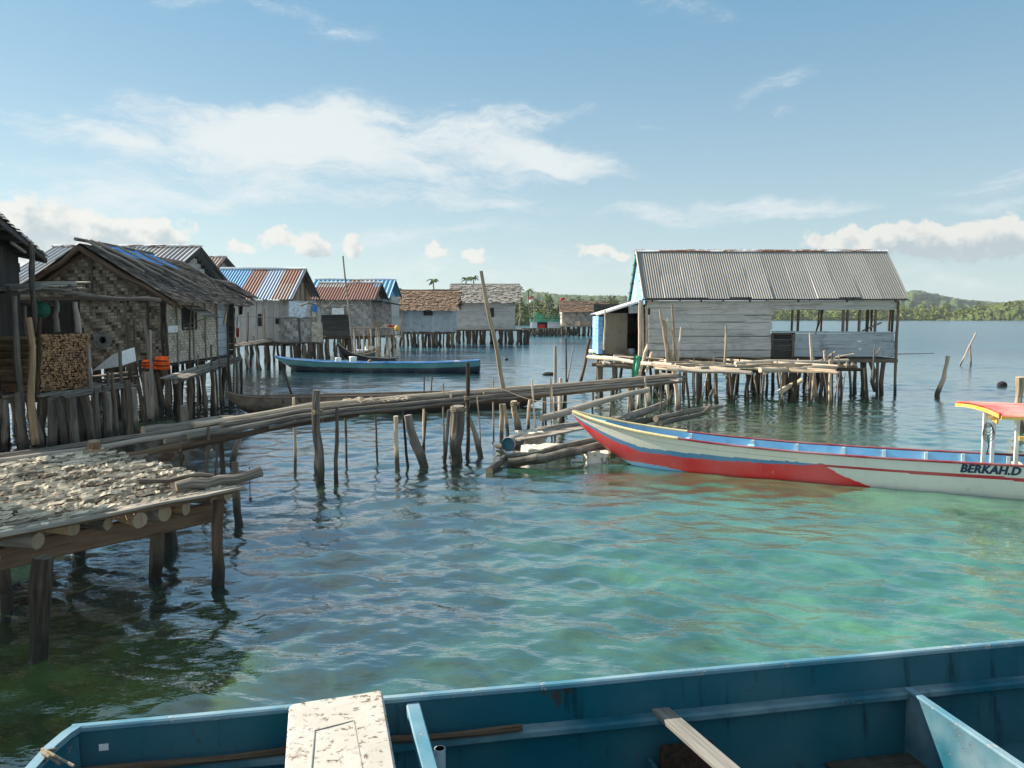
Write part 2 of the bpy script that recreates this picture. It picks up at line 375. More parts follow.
def leafy(name, dark, light, scale=.5):
    m, t = mat(name); rn = t.new('ShaderNodeAttribute', attribute_name='rnd').outputs['Fac']
    pos = t.new('ShaderNodeNewGeometry').outputs['Position']; n = t.noise(pos, scale, 3, .6)
    t.put(t.b.inputs['Base Color'], t.mix(t.m('ADD', t.m('MULTIPLY', rn, .6), t.m('MULTIPLY', n, .5), clamp=True), dark, light))
    t.b.inputs['Roughness'].default_value = .75; t.b.inputs['Specular IOR Level'].default_value = .2
    return m
M = dict(
    grey=wood('weathered grey wood', (.075, .066, .056), (.36, .32, .27), tide=True),
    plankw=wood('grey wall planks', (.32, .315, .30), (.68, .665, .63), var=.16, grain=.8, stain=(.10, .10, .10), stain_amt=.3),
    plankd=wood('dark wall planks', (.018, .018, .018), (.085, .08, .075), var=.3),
    plankb=wood('bluish half wall planks', (.26, .30, .33), (.50, .54, .57), var=.18, grain=.6, stain=(.12, .13, .14)),
    pile=wood('weedy piles', (.032, .025, .019), (.17, .135, .10), tide=True, var=.5),
    pale=wood('pale dry poles', (.22, .17, .12), (.66, .55, .42), tide=True, var=.5),
    brown=wood('brown timber', (.05, .032, .020), (.20, .13, .085), tide=True),
    warm=wood('warm peeled log', (.16, .095, .05), (.48, .33, .20), tide=True),
    cut=wood('cut log end', (.16, .12, .08), (.40, .32, .22), grain=.5, var=.2),
    thatchd=wood('old dark thatch', (.028, .024, .020), (.14, .12, .10), var=.5, grain=.6, bdist=.01),
    thatchb=wood('brown thatch', (.12, .080, .055), (.29, .20, .14), var=.3, grain=.6, bdist=.01),
    thatchg=wood('grey thatch', (.18, .17, .155), (.38, .365, .33), var=.3, grain=.6, bdist=.01),
    bambd=wood('dark plaited bamboo', (.06, .05, .04), (.48, .41, .32), var=.8, grain=.35, stain=(.05, .043, .036), stain_amt=.6),
    bambl=wood('pale plaited bamboo', (.25, .215, .165), (.68, .61, .49), var=.55, grain=.5, stain=(.11, .095, .075), stain_amt=.6),
    bambg=wood('grey plaited bamboo', (.16, .155, .145), (.52, .50, .47), var=.6, grain=.4, stain=(.13, .12, .11), stain_amt=.5),
    flake=wood('bleached split bamboo', (.15, .12, .085), (.76, .66, .50), var=.6, grain=.8, bdist=.012),
    white=wood('whitewashed wall', (.30, .285, .26), (.56, .54, .50), var=.2, grain=.5, stain=(.26, .25, .23), stain_amt=.4),
    ply=wood('plywood sheet', (.15, .13, .095), (.30, .265, .20), var=.2, grain=.6, stain=(.09, .08, .065), stain_amt=.5),
    zinc=metal('corrugated zinc', .22, (1.0, .97, .92), .6, .05), rusty=metal('rusty corrugated zinc', .75), mixed=metal('patchwork roof sheets', .38),
    ridge=metal('rusted ridge cap', .95),
    blue_p=paint('sky blue paint', (.18, .42, .72), amt=.25, rough=.6), green_p=paint('sea green paint', (.02, .22, .17), amt=.3),
    hull=paint('red boat paint', None, (.36, .33, .29), amt=.30, rough=.38, var=.07, scale=4.5, streak=((.20, .19, .17), .16)),
    rail=paint('dark red rail paint', (.22, .012, .022), amt=.2, rough=.45), cream=paint('cream rail paint', (.62, .50, .24), amt=.2, rough=.5),
    inblue=paint('light blue boat paint', (.22, .47, .68), amt=.3, rough=.55),
    rib=paint('pale rib paint', (.58, .60, .56), amt=.3), yel=paint('yellow paint', (.72, .42, .03), amt=.2), redtop=paint('faded red canopy', (.70, .10, .07), amt=.12, rough=.5, var=.25),
    ink=plain('navy lettering', (.012, .035, .075), .5),
    fblue=paint('deep blue boat paint', (.005, .086, .122), (.08, .06, .05), amt=.22, rough=.6, var=.05, scale=4.5, streak=((.005, .018, .024), .8), spec=.07, stain=((.075, .026, .014), .75)),
    fblue2=paint('brighter blue boat paint', (.006, .098, .145), (.14, .16, .16), amt=.4, spec=.15, rough=.65, var=.2, scale=7, streak=((.02, .07, .10), .45)),
    fgun=paint('worn pale blue rail', (.055, .185, .26), (.34, .37, .36), amt=.62, rough=.5, scale=9),
    rustpatch=plain('rust brown patch', (.055, .024, .016), .8, .5, 30),
    board=paint('stained white board', (.40, .375, .33), (.10, .06, .035), amt=.62, rough=.6, var=.12, scale=21, stain=((.17, .10, .055), .6)),
    pvc=plain('grey plastic pipe', (.42, .46, .50), .35, .08), rope=plain('rope', (.20, .165, .12), .9, .3, 60), black=plain('black rubber', (.012, .012, .013), .5),
    teal=paint('teal boat paint', (.045, .23, .24), amt=.3, rough=.5), tblue=paint('bright blue rail', (.03, .20, .50), amt=.3), navy=paint('dark boat bottom', (.012, .03, .055), amt=.2),
    foam=plain('white foam', (.75, .76, .76), .8, .08), orange=plain('orange life vest', (.95, .12, .012), .7, .2, 14), tarp=plain('blue tarp', (.05, .20, .48), .5, .3, 5),
    wgrey=plain('washed out plastic sheet', (.55, .62, .68), .5, .25, 6), netg=plain('pale green net', (.10, .40, .26), .8, .5, 20), green=plain('green net', (.012, .11, .07), .8, .3, 20), yellowp=plain('yellow drum', (.70, .38, .04), .5), dark=plain('dark cloth', (.02, .02, .024), .9, .3),
    redc=plain('red cloth', (.50, .02, .02), .85), whitec=plain('white cloth', (.72, .73, .74), .85), greenboat=paint('green boat paint', (.03, .30, .16), amt=.15), whiteboat=paint('white boat paint', (.55, .62, .68), amt=.15),
    palm=leafy('palm leaves', (.035, .07, .018), (.11, .16, .04)), trunk=wood('palm trunk', (.10, .09, .07), (.26, .23, .19)),
    mangrove=leafy('mangrove leaves', (.030, .070, .014), (.22, .25, .045), .12), wood2=leafy('far wood leaves', (.022, .052, .014), (.15, .18, .04), .08),
    bambb=wood('brown plaited bamboo', (.08, .06, .04), (.38, .30, .20), var=.5, grain=.6, stain=(.06, .045, .03)),
    cut_d=wood('dull firewood ends', (.07, .045, .028), (.44, .27, .145), var=.8, grain=.4), greyp=wood('bare grey plank', (.10, .095, .085), (.28, .27, .245), var=.1),
    foamd=paint('dirty foam', (.52, .48, .38), (.14, .12, .08), amt=.7, rough=.9, var=.3), weedy=paint('weedy foam', (.30, .26, .10), (.03, .035, .03), amt=.8, rough=.9), grime=paint('grimy plastic', (.16, .16, .15), amt=.6),
    dinghy=wood('dugout wood', (.08, .06, .045), (.30, .24, .19), var=.2, tide=True),
)
# ------------------------------------------------------------------ water: one rippled sheet out to the horizon
def np_mesh(name, P, faces, mats, kind=None, smooth=True):
    me = bpy.data.meshes.new(name); nv, nf = len(P), len(faces)
    me.vertices.add(nv); me.vertices.foreach_set('co', P.astype(np.float32).ravel())
    me.loops.add(nf*4); me.loops.foreach_set('vertex_index', faces.astype(np.int32).ravel())
    me.polygons.add(nf); me.polygons.foreach_set('loop_start', np.arange(0, nf*4, 4, dtype=np.int32))
    me.update(calc_edges=True); me.validate()
    if smooth: me.polygons.foreach_set('use_smooth', np.ones(len(me.polygons), bool))
    me.materials.append(mats)
    o = bpy.data.objects.new(name, me); COL.objects.link(o)
    if kind: o['kind'] = kind
    return o
def gridfaces(nr, nc):
    i = np.arange(nr-1)[:, None]*nc+np.arange(nc-1)[None]; i = i.ravel()
    return np.stack([i, i+1, i+nc+1, i+nc], 1)
def build_water():
    rs = [.9]
    while rs[-1] < 60: rs.append(rs[-1]*(1.0042 if rs[-1] > 3 else 1.012))
    while rs[-1] < 3500: rs.append(rs[-1]*1.035)
    rs = np.array(rs); th = np.concatenate([np.linspace(-180, -46, 60)[:-1], np.linspace(-46, 46, 860), np.linspace(46, 180, 60)[1:]])*math.pi/180
    r, t = np.meshgrid(rs, th, indexing='ij'); x, y = r*np.sin(t), r*np.cos(t)
    sp = np.where(np.abs(t) < .8, r*.0042, r*.03)+np.where(r > 60, r*.03, 0)
    g = np.random.default_rng(5); z = np.zeros_like(x)
    wx = x+.10*np.sin(y*.7+x*.4); wy = y+.12*np.sin(x*.6+.3*y)
    for k in range(120):
        lam = .17*(4.0/.17)**g.random(); a = g.normal(0, .5)+math.radians(82)
        kk = 2*math.pi/lam; amp = .0033*lam*(.5+g.random())*(1.5 if .35 < lam < 1.1 else 1.05 if lam < .35 else .4)
        fade = np.clip((lam/sp-2.6)/3, 0, 1)
        z += amp*fade*np.sin(kk*(wx*math.cos(a)+wy*math.sin(a))+g.random()*6.28)
    # gustier and calmer patches
    gp = .62+.38*np.sin(x*.23+1.3*np.sin(y*.17))*np.sin(y*.19+.8+np.sin(x*.21))
    z *= gp*np.clip(1.6-r/60, .25, 1)
    P = np.stack([x, y, z], -1).reshape(-1, 3)
    m, t = mat('sea water')
    pos = t.new('ShaderNodeNewGeometry').outputs['Position']; px, py, _ = t.sep(pos); b = t.b
    n1 = t.noise(pos, .33, 4, .6, .4); n2 = t.noise(pos, 1.1, 5, .65, .8); n3 = t.noise(pos, .06, 3, .5)
    # sandy shallows to the right, weedy bottom to the left and under the houses, deep water beyond
    sx = t.rng(t.m('ADD', t.m('ADD', px, t.m('MULTIPLY', py, -.10)), t.m('MULTIPLY', t.m('SUBTRACT', n1, .5), 6)), -2.4, 2.6)
    sy = t.rng(t.m('ADD', py, t.m('MULTIPLY', t.m('SUBTRACT', n3, .5), 10)), 24, 10)
    sand = t.m('MULTIPLY', sx, t.m('ADD', t.m('MULTIPLY', sy, .75), .25))
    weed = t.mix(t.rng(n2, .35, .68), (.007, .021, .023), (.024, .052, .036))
    weed = t.mix(t.m('MULTIPLY', t.rng(py, 8.2, 5.6), t.rng(px, -1.5, -2.6)), weed, t.mix(t.rng(n2, .3, .66), (.016, .042, .014), (.060, .110, .028)))  # near-left weed brightened: sunlight on the bottom put into its colour
    shal = t.mix(t.rng(n2, .32, .70), (.014, .098, .050), (.066, .220, .112))
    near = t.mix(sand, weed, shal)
    deep = t.mix(t.rng(n3, .3, .7), (.004, .050, .085), (.010, .085, .13))
    c = t.mix(t.rng(t.m('ADD', py, t.m('MULTIPLY', t.m('SUBTRACT', n3, .5), 14)), 22, 60), near, deep)
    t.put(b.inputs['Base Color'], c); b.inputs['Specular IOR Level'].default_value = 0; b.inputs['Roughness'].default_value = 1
    w1 = t.noise(t.map(pos, rot=(0, 0, R(18)), scale=(.8, 2.0, 1)), 1.5, 3, .55, .5); w2 = t.noise(t.map(pos, rot=(0, 0, R(-12)), scale=(1, 2.2, 1)), 7, 3, .55, .3)
    dist = t.vm('LENGTH', t.vm('MULTIPLY', pos, (1, 1, 0)), out=1)
    far = t.rng(dist, 12, 60); gl = t.new('ShaderNodeBsdfGlossy'); gl.inputs['Color'].default_value = (.97, .98, 1, 1); t.put(gl.inputs['Roughness'], t.m('ADD', .025, t.m('MULTIPLY', far, .12)))
    w0 = t.noise(t.map(pos, rot=(0, 0, R(8)), scale=(.35, 1.1, 1)), .6, 3, .6, .3)
    h = t.m('ADD', t.m('MULTIPLY', w1, t.m('ADD', .010, t.m('MULTIPLY', far, .012))), t.m('ADD', t.m('MULTIPLY', w2, .0075), t.m('MULTIPLY', w0, t.m('MULTIPLY', far, .022))))
    bump(t, h, 1.0, 1.0)
    nrm = t.b.inputs['Normal'].links[0].from_socket; t.l.new(nrm, gl.inputs['Normal'])
    lw = t.new('ShaderNodeLayerWeight'); lw.inputs['Blend'].default_value = .5; t.l.new(nrm, lw.inputs['Normal'])
    fr = t.m('ADD', .03, t.m('MULTIPLY', t.m('POWER', lw.outputs['Facing'], 2.1), t.rng(dist, 20, 90, .95, .56)))
    ms = t.new('ShaderNodeMixShader'); t.put(ms.inputs[0], fr); t.l.new(b.outputs[0], ms.inputs[1]); t.l.new(gl.outputs[0], ms.inputs[2])
    out = [n for n in t.n if n.type == 'OUTPUT_MATERIAL'][0]; t.l.new(ms.outputs[0], out.inputs[0])
    return np_mesh('water', P, gridfaces(len(rs), len(th)), m, 'structure')
water = build_water()

# ------------------------------------------------------------------ far shore and hills
def hills(name, pts, Y0, Y1, m, seed, rough=5.0, base=-1.0, nx=420, ny=16):
    "ridge heights given as (pixel column, pixel row) seen at depth Y1"
    xs = np.array([X(p[0], Y1) for p in pts]); zs = np.array([Z(p[1], Y1) for p in pts])
    x = np.linspace(xs[0], xs[-1], nx); ridge = np.interp(x, xs, zs)
    g = np.random.default_rng(seed); P = np.zeros((ny, nx, 3))
    for j in range(ny):
        k = j/(ny-4); k = min(1, k) if j < ny-3 else 1-(j-ny+4)*.33
        Y = Y0+(Y1-Y0)*j/(ny-4)
        e = np.sin(min(1, max(0, k))*math.pi/2)**.9
        zz = base+(ridge-base)*e*(1+.10*np.sin(x/(.09*Y1)+j*.9+seed))+g.normal(0, rough, nx)*(.25+.75*e)*(j > 0)
        P[j] = np.stack([x*(Y/Y1), np.full(nx, Y)+g.normal(0, (Y1-Y0)/ny*.25, nx), np.minimum(zz, ridge+rough) if j else np.full(nx, base)], -1)
    return np_mesh(name, P.reshape(-1, 3), gridfaces(ny, nx), m, 'structure', False)
def hillmat(name, a, b, s):
    m, t = mat(name); pos = t.new('ShaderNodeNewGeometry').outputs['Position']
    n = t.noise(pos, s, 4, .65); n2 = t.noise(pos, s*.16, 3, .5)
    c = t.mix(t.rng(n, .35, .7), a, b); c = t.mix(t.rng(n2, .52, .66, 0, .55), c, (.13, .14, .045))
    t.put(t.b.inputs['Base Color'], c); t.b.inputs['Roughness'].default_value = .9; t.b.inputs['Specular IOR Level'].default_value = .1
    return m
hm = hillmat('forested hill', (.018, .045, .018), (.10, .14, .035), .06)
hills('far_hills', [(700, 312), (770, 312), (820, 306), (860, 299), (895, 297), (912, 291), (925, 294), (955, 300), (985, 303), (1010, 306), (1060, 308), (1200, 305), (1400, 308), (1600, 312)], 1500, 2400, hm, 3, 3.2)
hills('low_hills', [(100, 318), (250, 312), (400, 305), (470, 298), (500, 294), (535, 293), (560, 296), (590, 297), (625, 298), (660, 303), (700, 308), (740, 312), (800, 317)], 1300, 1900, hm, 9, 2.6)
hills('near_headland', [(935, 318), (960, 311), (985, 306), (1005, 303), (1030, 301), (1080, 299), (1200, 296), (1350, 304), (1500, 316)], 820, 980, hillmat('headland', (.030, .055, .016), (.12, .14, .035), .12), 4, 1.6)

def crown_cloud(name, blobs, m, label, cat, size=(1.0, 1.8), dens=1.0, seed=1, trunkless=True, kind='stuff'):
    "leaf clumps: blobs are (x, y, z, rx, ry, rz)"
    b = MB(seed); g = b.rg
    for (x, y, z, rx, ry, rz) in blobs:
        n = int(dens*34*(rx*rz+ry*rz)/ (size[0]*size[1])*.34)
        for _ in range(max(14, n)):
            d = V((g.gauss(0, 1), g.gauss(0, 1), g.gauss(0, 1))).normalized()
            k = g.uniform(.62, 1.04)
            p = V((x+d.x*rx*k, y+d.y*ry*k, z+d.z*rz*k)); s = g.uniform(*size)
            nrm = (d+V((g.uniform(-.8, .8), g.uniform(-.8, .8), g.uniform(-.3, .9)))).normalized()
            a = nrm.orthogonal().normalized(); a.rotate(Matrix.Rotation(g.uniform(0, 6.28), 3, nrm)); c = nrm.cross(a)
            b.poly([p-a*s*.5, p+c*s*.35-a*s*.1, p+a*s*.55, p-c*s*.4+a*s*.1], None, None)
    o = b.build(name, m); return tag(o, label, cat, None, kind)
def shore_wood(name, x0, x1, Y, h, m, seed, label, step=7, rows=4, dy=9, size=(1.2, 2.4), hv=.5, wf=.6):
    g = random.Random(seed); bl = []
    for r in range(rows):
        x = x0+g.uniform(0, step)
        while x < x1:
            hh = h*(1+g.uniform(-hv, hv))*(.55+.45*r/(rows-1)); y = Y+r*dy+g.uniform(-3, 3)
            bl.append((x, y, hh*.50, step*wf*g.uniform(.7, 1.3), step*wf, hh*.5)); bl.append((x+g.uniform(-2, 2), y-step*.2, hh*.22, step*wf*1.1, step*wf, hh*.26)); x += step*g.uniform(.6, 1.15)
    return crown_cloud(name, bl, m, label, 'trees', size, 1.0, seed)
land = MB(3)
land.grid(lambda u, v: V((X(740, 870)+u*1250, 872+v*120, -.6+1.4*math.sin(min(1, v*4)*1.57))), 40, 4)
land.build('far_shore', plain('dark mud shore', (.045, .04, .028), .9, .3, .2), kind='structure')
land = MB(4)
land.grid(lambda u, v: V((-260+u*(X(640, 300)+260), 300+v*150, -.6+1.6*math.sin(min(1, v*4)*1.57))), 40, 4)
land.build('near_shore', plain('shore mud', (.05, .045, .03), .9, .3, .3), kind='structure')
shore_wood('mangrove_wood', X(745, 870), X(1500, 870), 874, 15.5, M['mangrove'], 11, 'long belt of yellow green mangroves along the far shore', 8, 4, 9, (1.5, 2.8))
shore_wood('shore_wood', X(455, 310), X(640, 310), 306, 9.3, M['wood2'], 12, 'dark green wood on the shore behind the moored green boat', 5, 4, 7, (.6, 1.3))
shore_wood('coast_wood', X(120, 330), X(455, 330), 330, 8.0, M['wood2'], 13, 'low wood on the shore behind the stilt houses', 6, 3, 7, (.7, 1.4))
def palm(px, ptop, Y, label, seed, s=1.0):
    s *= .5
    g = random.Random(seed); top = at_y(px, ptop+4, Y); x, zt = top.x, top.z
    root = empty('palm_tree', (x, Y, 0.3), label, 'palm tree')
    b = MB(seed); b.log((x+g.uniform(-.6, .6), Y, .2), (x, Y, zt), .22, .13, 7, 6, .25); b.build('trunk', M['trunk'], root)
    c = MB(seed+1)
    for k in range(15):
        a = k*2.4+g.uniform(-.3, .3); up = g.uniform(.1, 1.5); L = g.uniform(2.1, 2.9)*s; path = []
        d = V((math.cos(a), math.sin(a), 0))
        for i in range(7):
            t = i/6; path.append(V((x, Y, zt))+d*(L*t*.95)+V((0, 0, 1))*(L*(up*t-(.55+up*.55)*t*t)))
        for i in range(6):
            p, q = path[i], path[i+1]; sd = (q-p).cross(V((0, 0, 1))).normalized(); w = .42*s*(1-(i/6)**2)+.08
            for sg in (-1, 1):
                o = sd*w*sg-V((0, 0, 1))*w*.55
                c.poly([p, q, q+o*.9+(q-p)*.35, p+o+(q-p)*.35], None, g.random())
    c.build('crown', M['palm'], root)
palm(433, 277, 150, 'lone palm poking up above the brown thatched hut', 21)
palm(466, 275, 175, 'left of the pair of palms just above the grey roof', 22); palm(473, 274, 165, 'right of the pair of palms just above the grey roof', 23)
palm(503, 281, 185, 'small palm above the right end of the grey roof', 24, .8)
palm(520, 286, 200, 'slim palm right of the grey roof, left of the other one', 25, .9); palm(529, 286, 210, 'bushy palm right of the grey roof, nearest the red and white flag', 26, 1.1)
palm(548, 294, 290, 'palm in the wood behind the cabin of the green boat', 27, 1.2); palm(572, 296, 300, 'palm in the wood above the small thatched hut', 28, 1.2)
b = MB(30); crown_cloud('broad_tree', [(X(395, 120), 120, 6.0, 1.9, 1.9, 1.7), (X(402, 120), 121, 5.2, 1.4, 1.4, 1.3)], M['wood2'], 'dark leafy treetop between the blue patched roof and the brown thatch', 'tree', (.25, .5), 1.2, 31, kind=None)
# ------------------------------------------------------------------ the big plank house on the right
def piles(root, spots, ztop, r=(.05, .09), mat_=None, lean=.12, seed=1, name='pile', z0=-.9):
    g = random.Random(seed)
    for i, (x, y) in enumerate(spots):
        b = MB(seed*100+i); rr = g.uniform(*r)
        b.log((x+g.uniform(-lean, lean), y+g.uniform(-lean, lean), z0), (x, y, ztop+g.uniform(-.01, .01)), rr*1.1, rr*.9, 8, 5, rr*.45)
        b.build(name, mat_ or M['pile'], root)
def rows_of(x0, x1, nx, y0, y1, ny, seed, j=.22):
    g = random.Random(seed)
    return [(x0+(x1-x0)*(i+.5)/nx+g.uniform(-j, j), y0+(y1-y0)*(k/(ny-1) if ny > 1 else 0)+g.uniform(-.12, .12)) for i in range(nx) for k in range(ny)]
YF, YB = 28.3, 31.45
hs = empty('plank_house', (9.5, 29.8, 0), 'long grey plank house on stilts with ribbed metal roof and open right half', 'house')
xl, xm, xr, zf, ze = X(648, YF), X(771, YF), X(893, YF), 1.36, 3.44
w = MB(41); w.planks((xl, YF, zf), (1, 0, 0), (0, 0, 1), xm-xl, ze-zf-.02, .27, .03, .012, .03, pieces=2); w.build('front_wall', M['plankw'], hs)
w = MB(42); w.planks((xm+.85, YF, zf+.02), (1, 0, 0), (0, 0, 1), xr-xm-.85, .86, .29, .03, .01, .02, pieces=1)
w.beam((xm+.02, YF, zf+.94), (xr+.02, YF-.01, zf+.90), .10, .06); w.build('half_wall', M['plankb'], hs)
w = MB(43); w.planks((xm+.08, YF+.05, zf+.05), (1, 0, 0), (0, 0, 1), .70, .80, .2, .03, .03, .02); d = w.build('door', M['plankd'], hs)
w = MB(44); w.beam((xm+.04, YF-.02, zf), (xm+.04, YF-.02, zf+.9), .08, .06, (0, 1, 0)); w.beam((xm+.80, YF-.02, zf), (xm+.80, YF-.02, zf+.9), .09, .06, (0, 1, 0)); w.beam((xm, YF-.03, zf+.87), (xm+.85, YF-.03, zf+.87), .05, .07, (0, 1, 0)); w.build('frame', M['pile'], d)
w = MB(45); w.planks((xm+.01, YF-.01, 3.10), (1, 0, 0), (0, 0, 1), xr-xm+.15, .34, .17, .03, .006, .02, pieces=2); w.build('lintel_boards', M['plankw'], hs)
w = MB(46); w.planks((xl, YB, zf), (1, 0, 0), (0, 0, 1), xm-xl, ze-zf, .27, .03, .012, .03, pieces=2); w.planks((xm, YB, zf), (1, 0, 0), (0, 0, 1), xr-xm, .80, .27, .03, .01, .02); w.planks((xm, YB, 3.12), (1, 0, 0), (0, 0, 1), xr-xm, .32, .16, .03, .006, .02); w.build('back_wall', M['plankw'], hs)
w = MB(47); w.planks((xm-.05, YF+.03, zf), (0, 1, 0), (0, 0, 1), YB-YF-.06, ze-zf, .3, .03, .01, .02); w.build('cross_wall', M['plankw'], hs); w = MB(49); w.planks((xr+.02, YF+.03, zf), (0, 1, 0), (0, 0, 1), YB-YF-.06, .8, .3, .03, .01, .02); w.build('cross_wall', M['plankw'], hs)
for i, (px, wd, yy) in enumerate([(791, .07, YF+.04), (797, .08, YF+.04), (842, .09, YF+.04), (846, .07, YF+.05), (858, .09, YF+.04), (866, .10, YF+.04), (874, .08, YF+.04), (891, .07, YF+.04), (820, .08, YB-.05), (870, .08, YB-.05), (888, .08, YB-.05)]):
    x = X(px, yy); b = MB(50+i); b.beam((x, yy, zf+.9), (x+.01, yy, 3.2), wd, .07, (0, 1, 0)); b.build('post', M['pile'], hs)
b = MB(62); b.log((X(895, YF)+.04, YF-.06, -.8), (X(894, YF)+.06, YF-.05, 3.42), .055, .05, 8, 6, .03); b.build('corner_post', M['pile'], hs)
b = MB(63)
for k in (0, 1): b.log((X(812+k*3, 30.3), 30.3, 1.9), (X(818-k*4+4, 30.2), 30.2, 3.15), .03, .025, 6, 4, .02)
b.beam((X(862, 29), 29, 2.32), (X(880, 29.4), 29.4, 2.62), .09, .04); b.build('loose_poles', M['grey'], hs)
# roof
rx0, rx1, yr, zr = X(640, 28)-.02, X(907.5, 28), 29.85, 5.385
ye, zee = 28.0, 3.52; sl = V((0, ye-yr, zee-zr)); sb = V((0, 31.75-yr, zee-zr))
zg = lambda i, v: (lambda k: (k, k*.99, k*.96))(.25+.08*((i*37) % 11)/11)
w = MB(64); w.corrugated((rx0+.1, yr, zr), (1, 0, 0), sl, rx1-rx0-.1, sl.length, .088, .015, zg, .79, 4, ragged=.05, dent=.022); rf = w.build('roof', M['zinc'], hs, True)
w = MB(65); w.corrugated((rx0+.1, yr, zr), (1, 0, 0), sb, rx1-rx0-.1, sb.length, .088, .015, zg, .79, 4); w.build('rear_slope', M['zinc'], rf, True)
w = MB(66)
for s in (-1, 1): w.beam((rx0+.06, yr+s*.05, zr-.01), (rx1, yr+s*.05, zr+.0), .12, .012, (0, s*.7, .75))
w.log((rx0+.05, yr, zr+.012), (rx1+.02, yr, zr+.016), .03, .03, 8, 8, 0, lump=.05); w.build('ridge_cap', M['ridge'], rf)
w = MB(67)
for i in range(6):
    yy = ye+.05+i*.0; k = i/5; p = V((0, yr, zr-.07))+sl*(.05+.93*k); q = V((0, yr, zr-.07))+sb*(.05+.93*k)
    w.beam((rx0+.08, p.y, p.z-.02), (rx1-.05, p.y, p.z-.02), .05, .06); w.beam((rx0+.08, q.y, q.z-.02), (rx1-.05, q.y, q.z-.02), .05, .06)
for x in [xl+.1+k*(xr-xl-.2)/5 for k in range(6)]:
    for s in (sl, sb): w.beam((x, yr, zr-.16), V((x, yr, zr-.16))+s*.98, .05, .08)
w.build('rafters', M['plankd'], hs)
w = MB(68)        # blue gable boards, on the left
xg = rx0+.22
n = 15
for i in range(n):
    y0, y1 = ye+.25+(31.5-ye-.25)*i/n, ye+.25+(31.5-ye-.25)*(i+1)/n-.008; ym = (y0+y1)/2
    h0 = zr-.12-abs(ym-yr)*(zr-zee)/1.87
    if h0 > 3.42: w.beam((xg, ym, 3.30), (xg, ym, h0), y1-y0, .022, (1, 0, 0))
w.build('gable', M['blue_p'], hs)
w = MB(69); w.beam((rx0+.12, yr+.04, zr-.06), V((rx0+.12, yr, zr-.06))+sb*1.0, .04, .17, (0, .7, .7)); w.build('rear_bargeboard', M['green_p'], hs)
w = MB(70); w.beam((rx0+.11, yr-.02, zr-.03), V((rx0+.11, yr, zr-.03))+sl*1.0, .03, .13, (0, -.7, .7)); w.build('front_bargeboard', M['white'], hs)
w = MB(71); w.planks((xl-.1, YF-.1, zf-.05), (1, 0, 0), (0, 1, 0), xr-xl+.2, YB-YF+.2, .25, .03, .01, .02); w.beam((xl-.1, YF-.06, zf-.13), (xr+.15, YF-.06, zf-.13), .08, .13); w.beam((xl-.1, YB, zf-.13), (xr+.1, YB, zf-.13), .08, .13)
for x in np.linspace(xl, xr, 9): w.beam((x, YF, zf-.15), (x, YB, zf-.15), .07, .12)
w.build('floor', M['pile'], hs)
piles(hs, rows_of(xl-.1, xr-1.9, 10, YF+.05, YB-.1, 3, 5)+[(X(800, YF), YF), (X(826, YF), YF+.1), (X(850, YF), YF), (X(854, YF)+.1, YF+.1), (X(862, YF), YF), (X(866, YF), YF+.1), (X(878, YF), YF), (X(887, YF)-.1, YF)], zf-.12, (.05, .10), seed=6)
b = MB(72); b.log((X(843, YF), YF, .55), (X(826, YF), YF, 1.22), .06, .05); b.log((X(868, YF)+.35, YF+.02, 0.1), (X(868, YF)+.1, YF, 1.2), .09, .08, wob=.05); b.build('brace', M['pile'], hs)
b = MB(73); b.log((X(893, YF), YF+.2, 1.46), (X(936, YF), YF+.1, 1.50), .02, .012, 6); b.build('projecting_pole', M['grey'], hs)
# lean-to on the left end
lx, ly0, ly1 = X(598, 29.4), 29.3, 31.3
b = MB(74); b.corrugated((X(640, 28.9), 28.95, 3.46), (0, 1, 0), V((lx-.15-X(640, 28.9), 0, -.52)), 2.4, 1.72, .12, .012, lambda i, v: (.62, .66, .68), .9, 3); b.beam((X(640, 28.9)+.0, 28.96, 3.42), (lx-.13, 28.96, 2.90), .05, .07); b.build('lean_to_roof', M['zinc'], hs, True)
b = MB(75); b.planks((lx, ly0, zf+.06), (0, 1, 0), (0, 0, 1), ly1-ly0, 1.46, .17, .03, .01, .01); b.planks((lx, ly0-.02, zf+.06), (1, 0, 0), (0, 0, 1), .16, 1.44, .17, .03, .01, .005); b.build('lean_to_side', M['blue_p'], hs)
b = MB(76); b.planks((lx+.18, ly0+.03, zf+.06), (1, 0, 0), (0, 0, 1), .92, 1.56, .92, .02, .004, .002, across=True); b.build('plywood_panel', M['ply'], hs)
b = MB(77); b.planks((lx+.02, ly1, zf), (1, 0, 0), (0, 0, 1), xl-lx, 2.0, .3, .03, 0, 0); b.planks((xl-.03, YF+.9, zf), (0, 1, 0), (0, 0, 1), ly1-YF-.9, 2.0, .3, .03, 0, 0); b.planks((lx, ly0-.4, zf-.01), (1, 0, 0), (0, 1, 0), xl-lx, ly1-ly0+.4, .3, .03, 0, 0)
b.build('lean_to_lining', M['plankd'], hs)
b = MB(78); b.beam((X(628, 29.35), 29.35, 3.12), (X(641, 29.35), 29.35, 3.14), .03, .30, (0, 0, 1)); b.build('plastic_sheet', M['wgrey'], hs)
for px, ph in ((640, 3.4), (643, 3.45), (646, 3.4)):
    b = MB(px); b.beam((X(px, 28.5), 28.5-.02*(px-640), zf), (X(px-(2 if px == 643 else 0), 28.5), 28.45, ph), .09, .06, (0, 1, 0)); b.build('door_post', M['pale'], hs)
piles(hs, [(lx+.1, 29.1), (lx+.7, 29.2), (lx+1.3, 29.3), (lx+.2, 31.1), (lx+1.2, 31.1)], zf-.05, (.05, .08), seed=9, lean=.25)
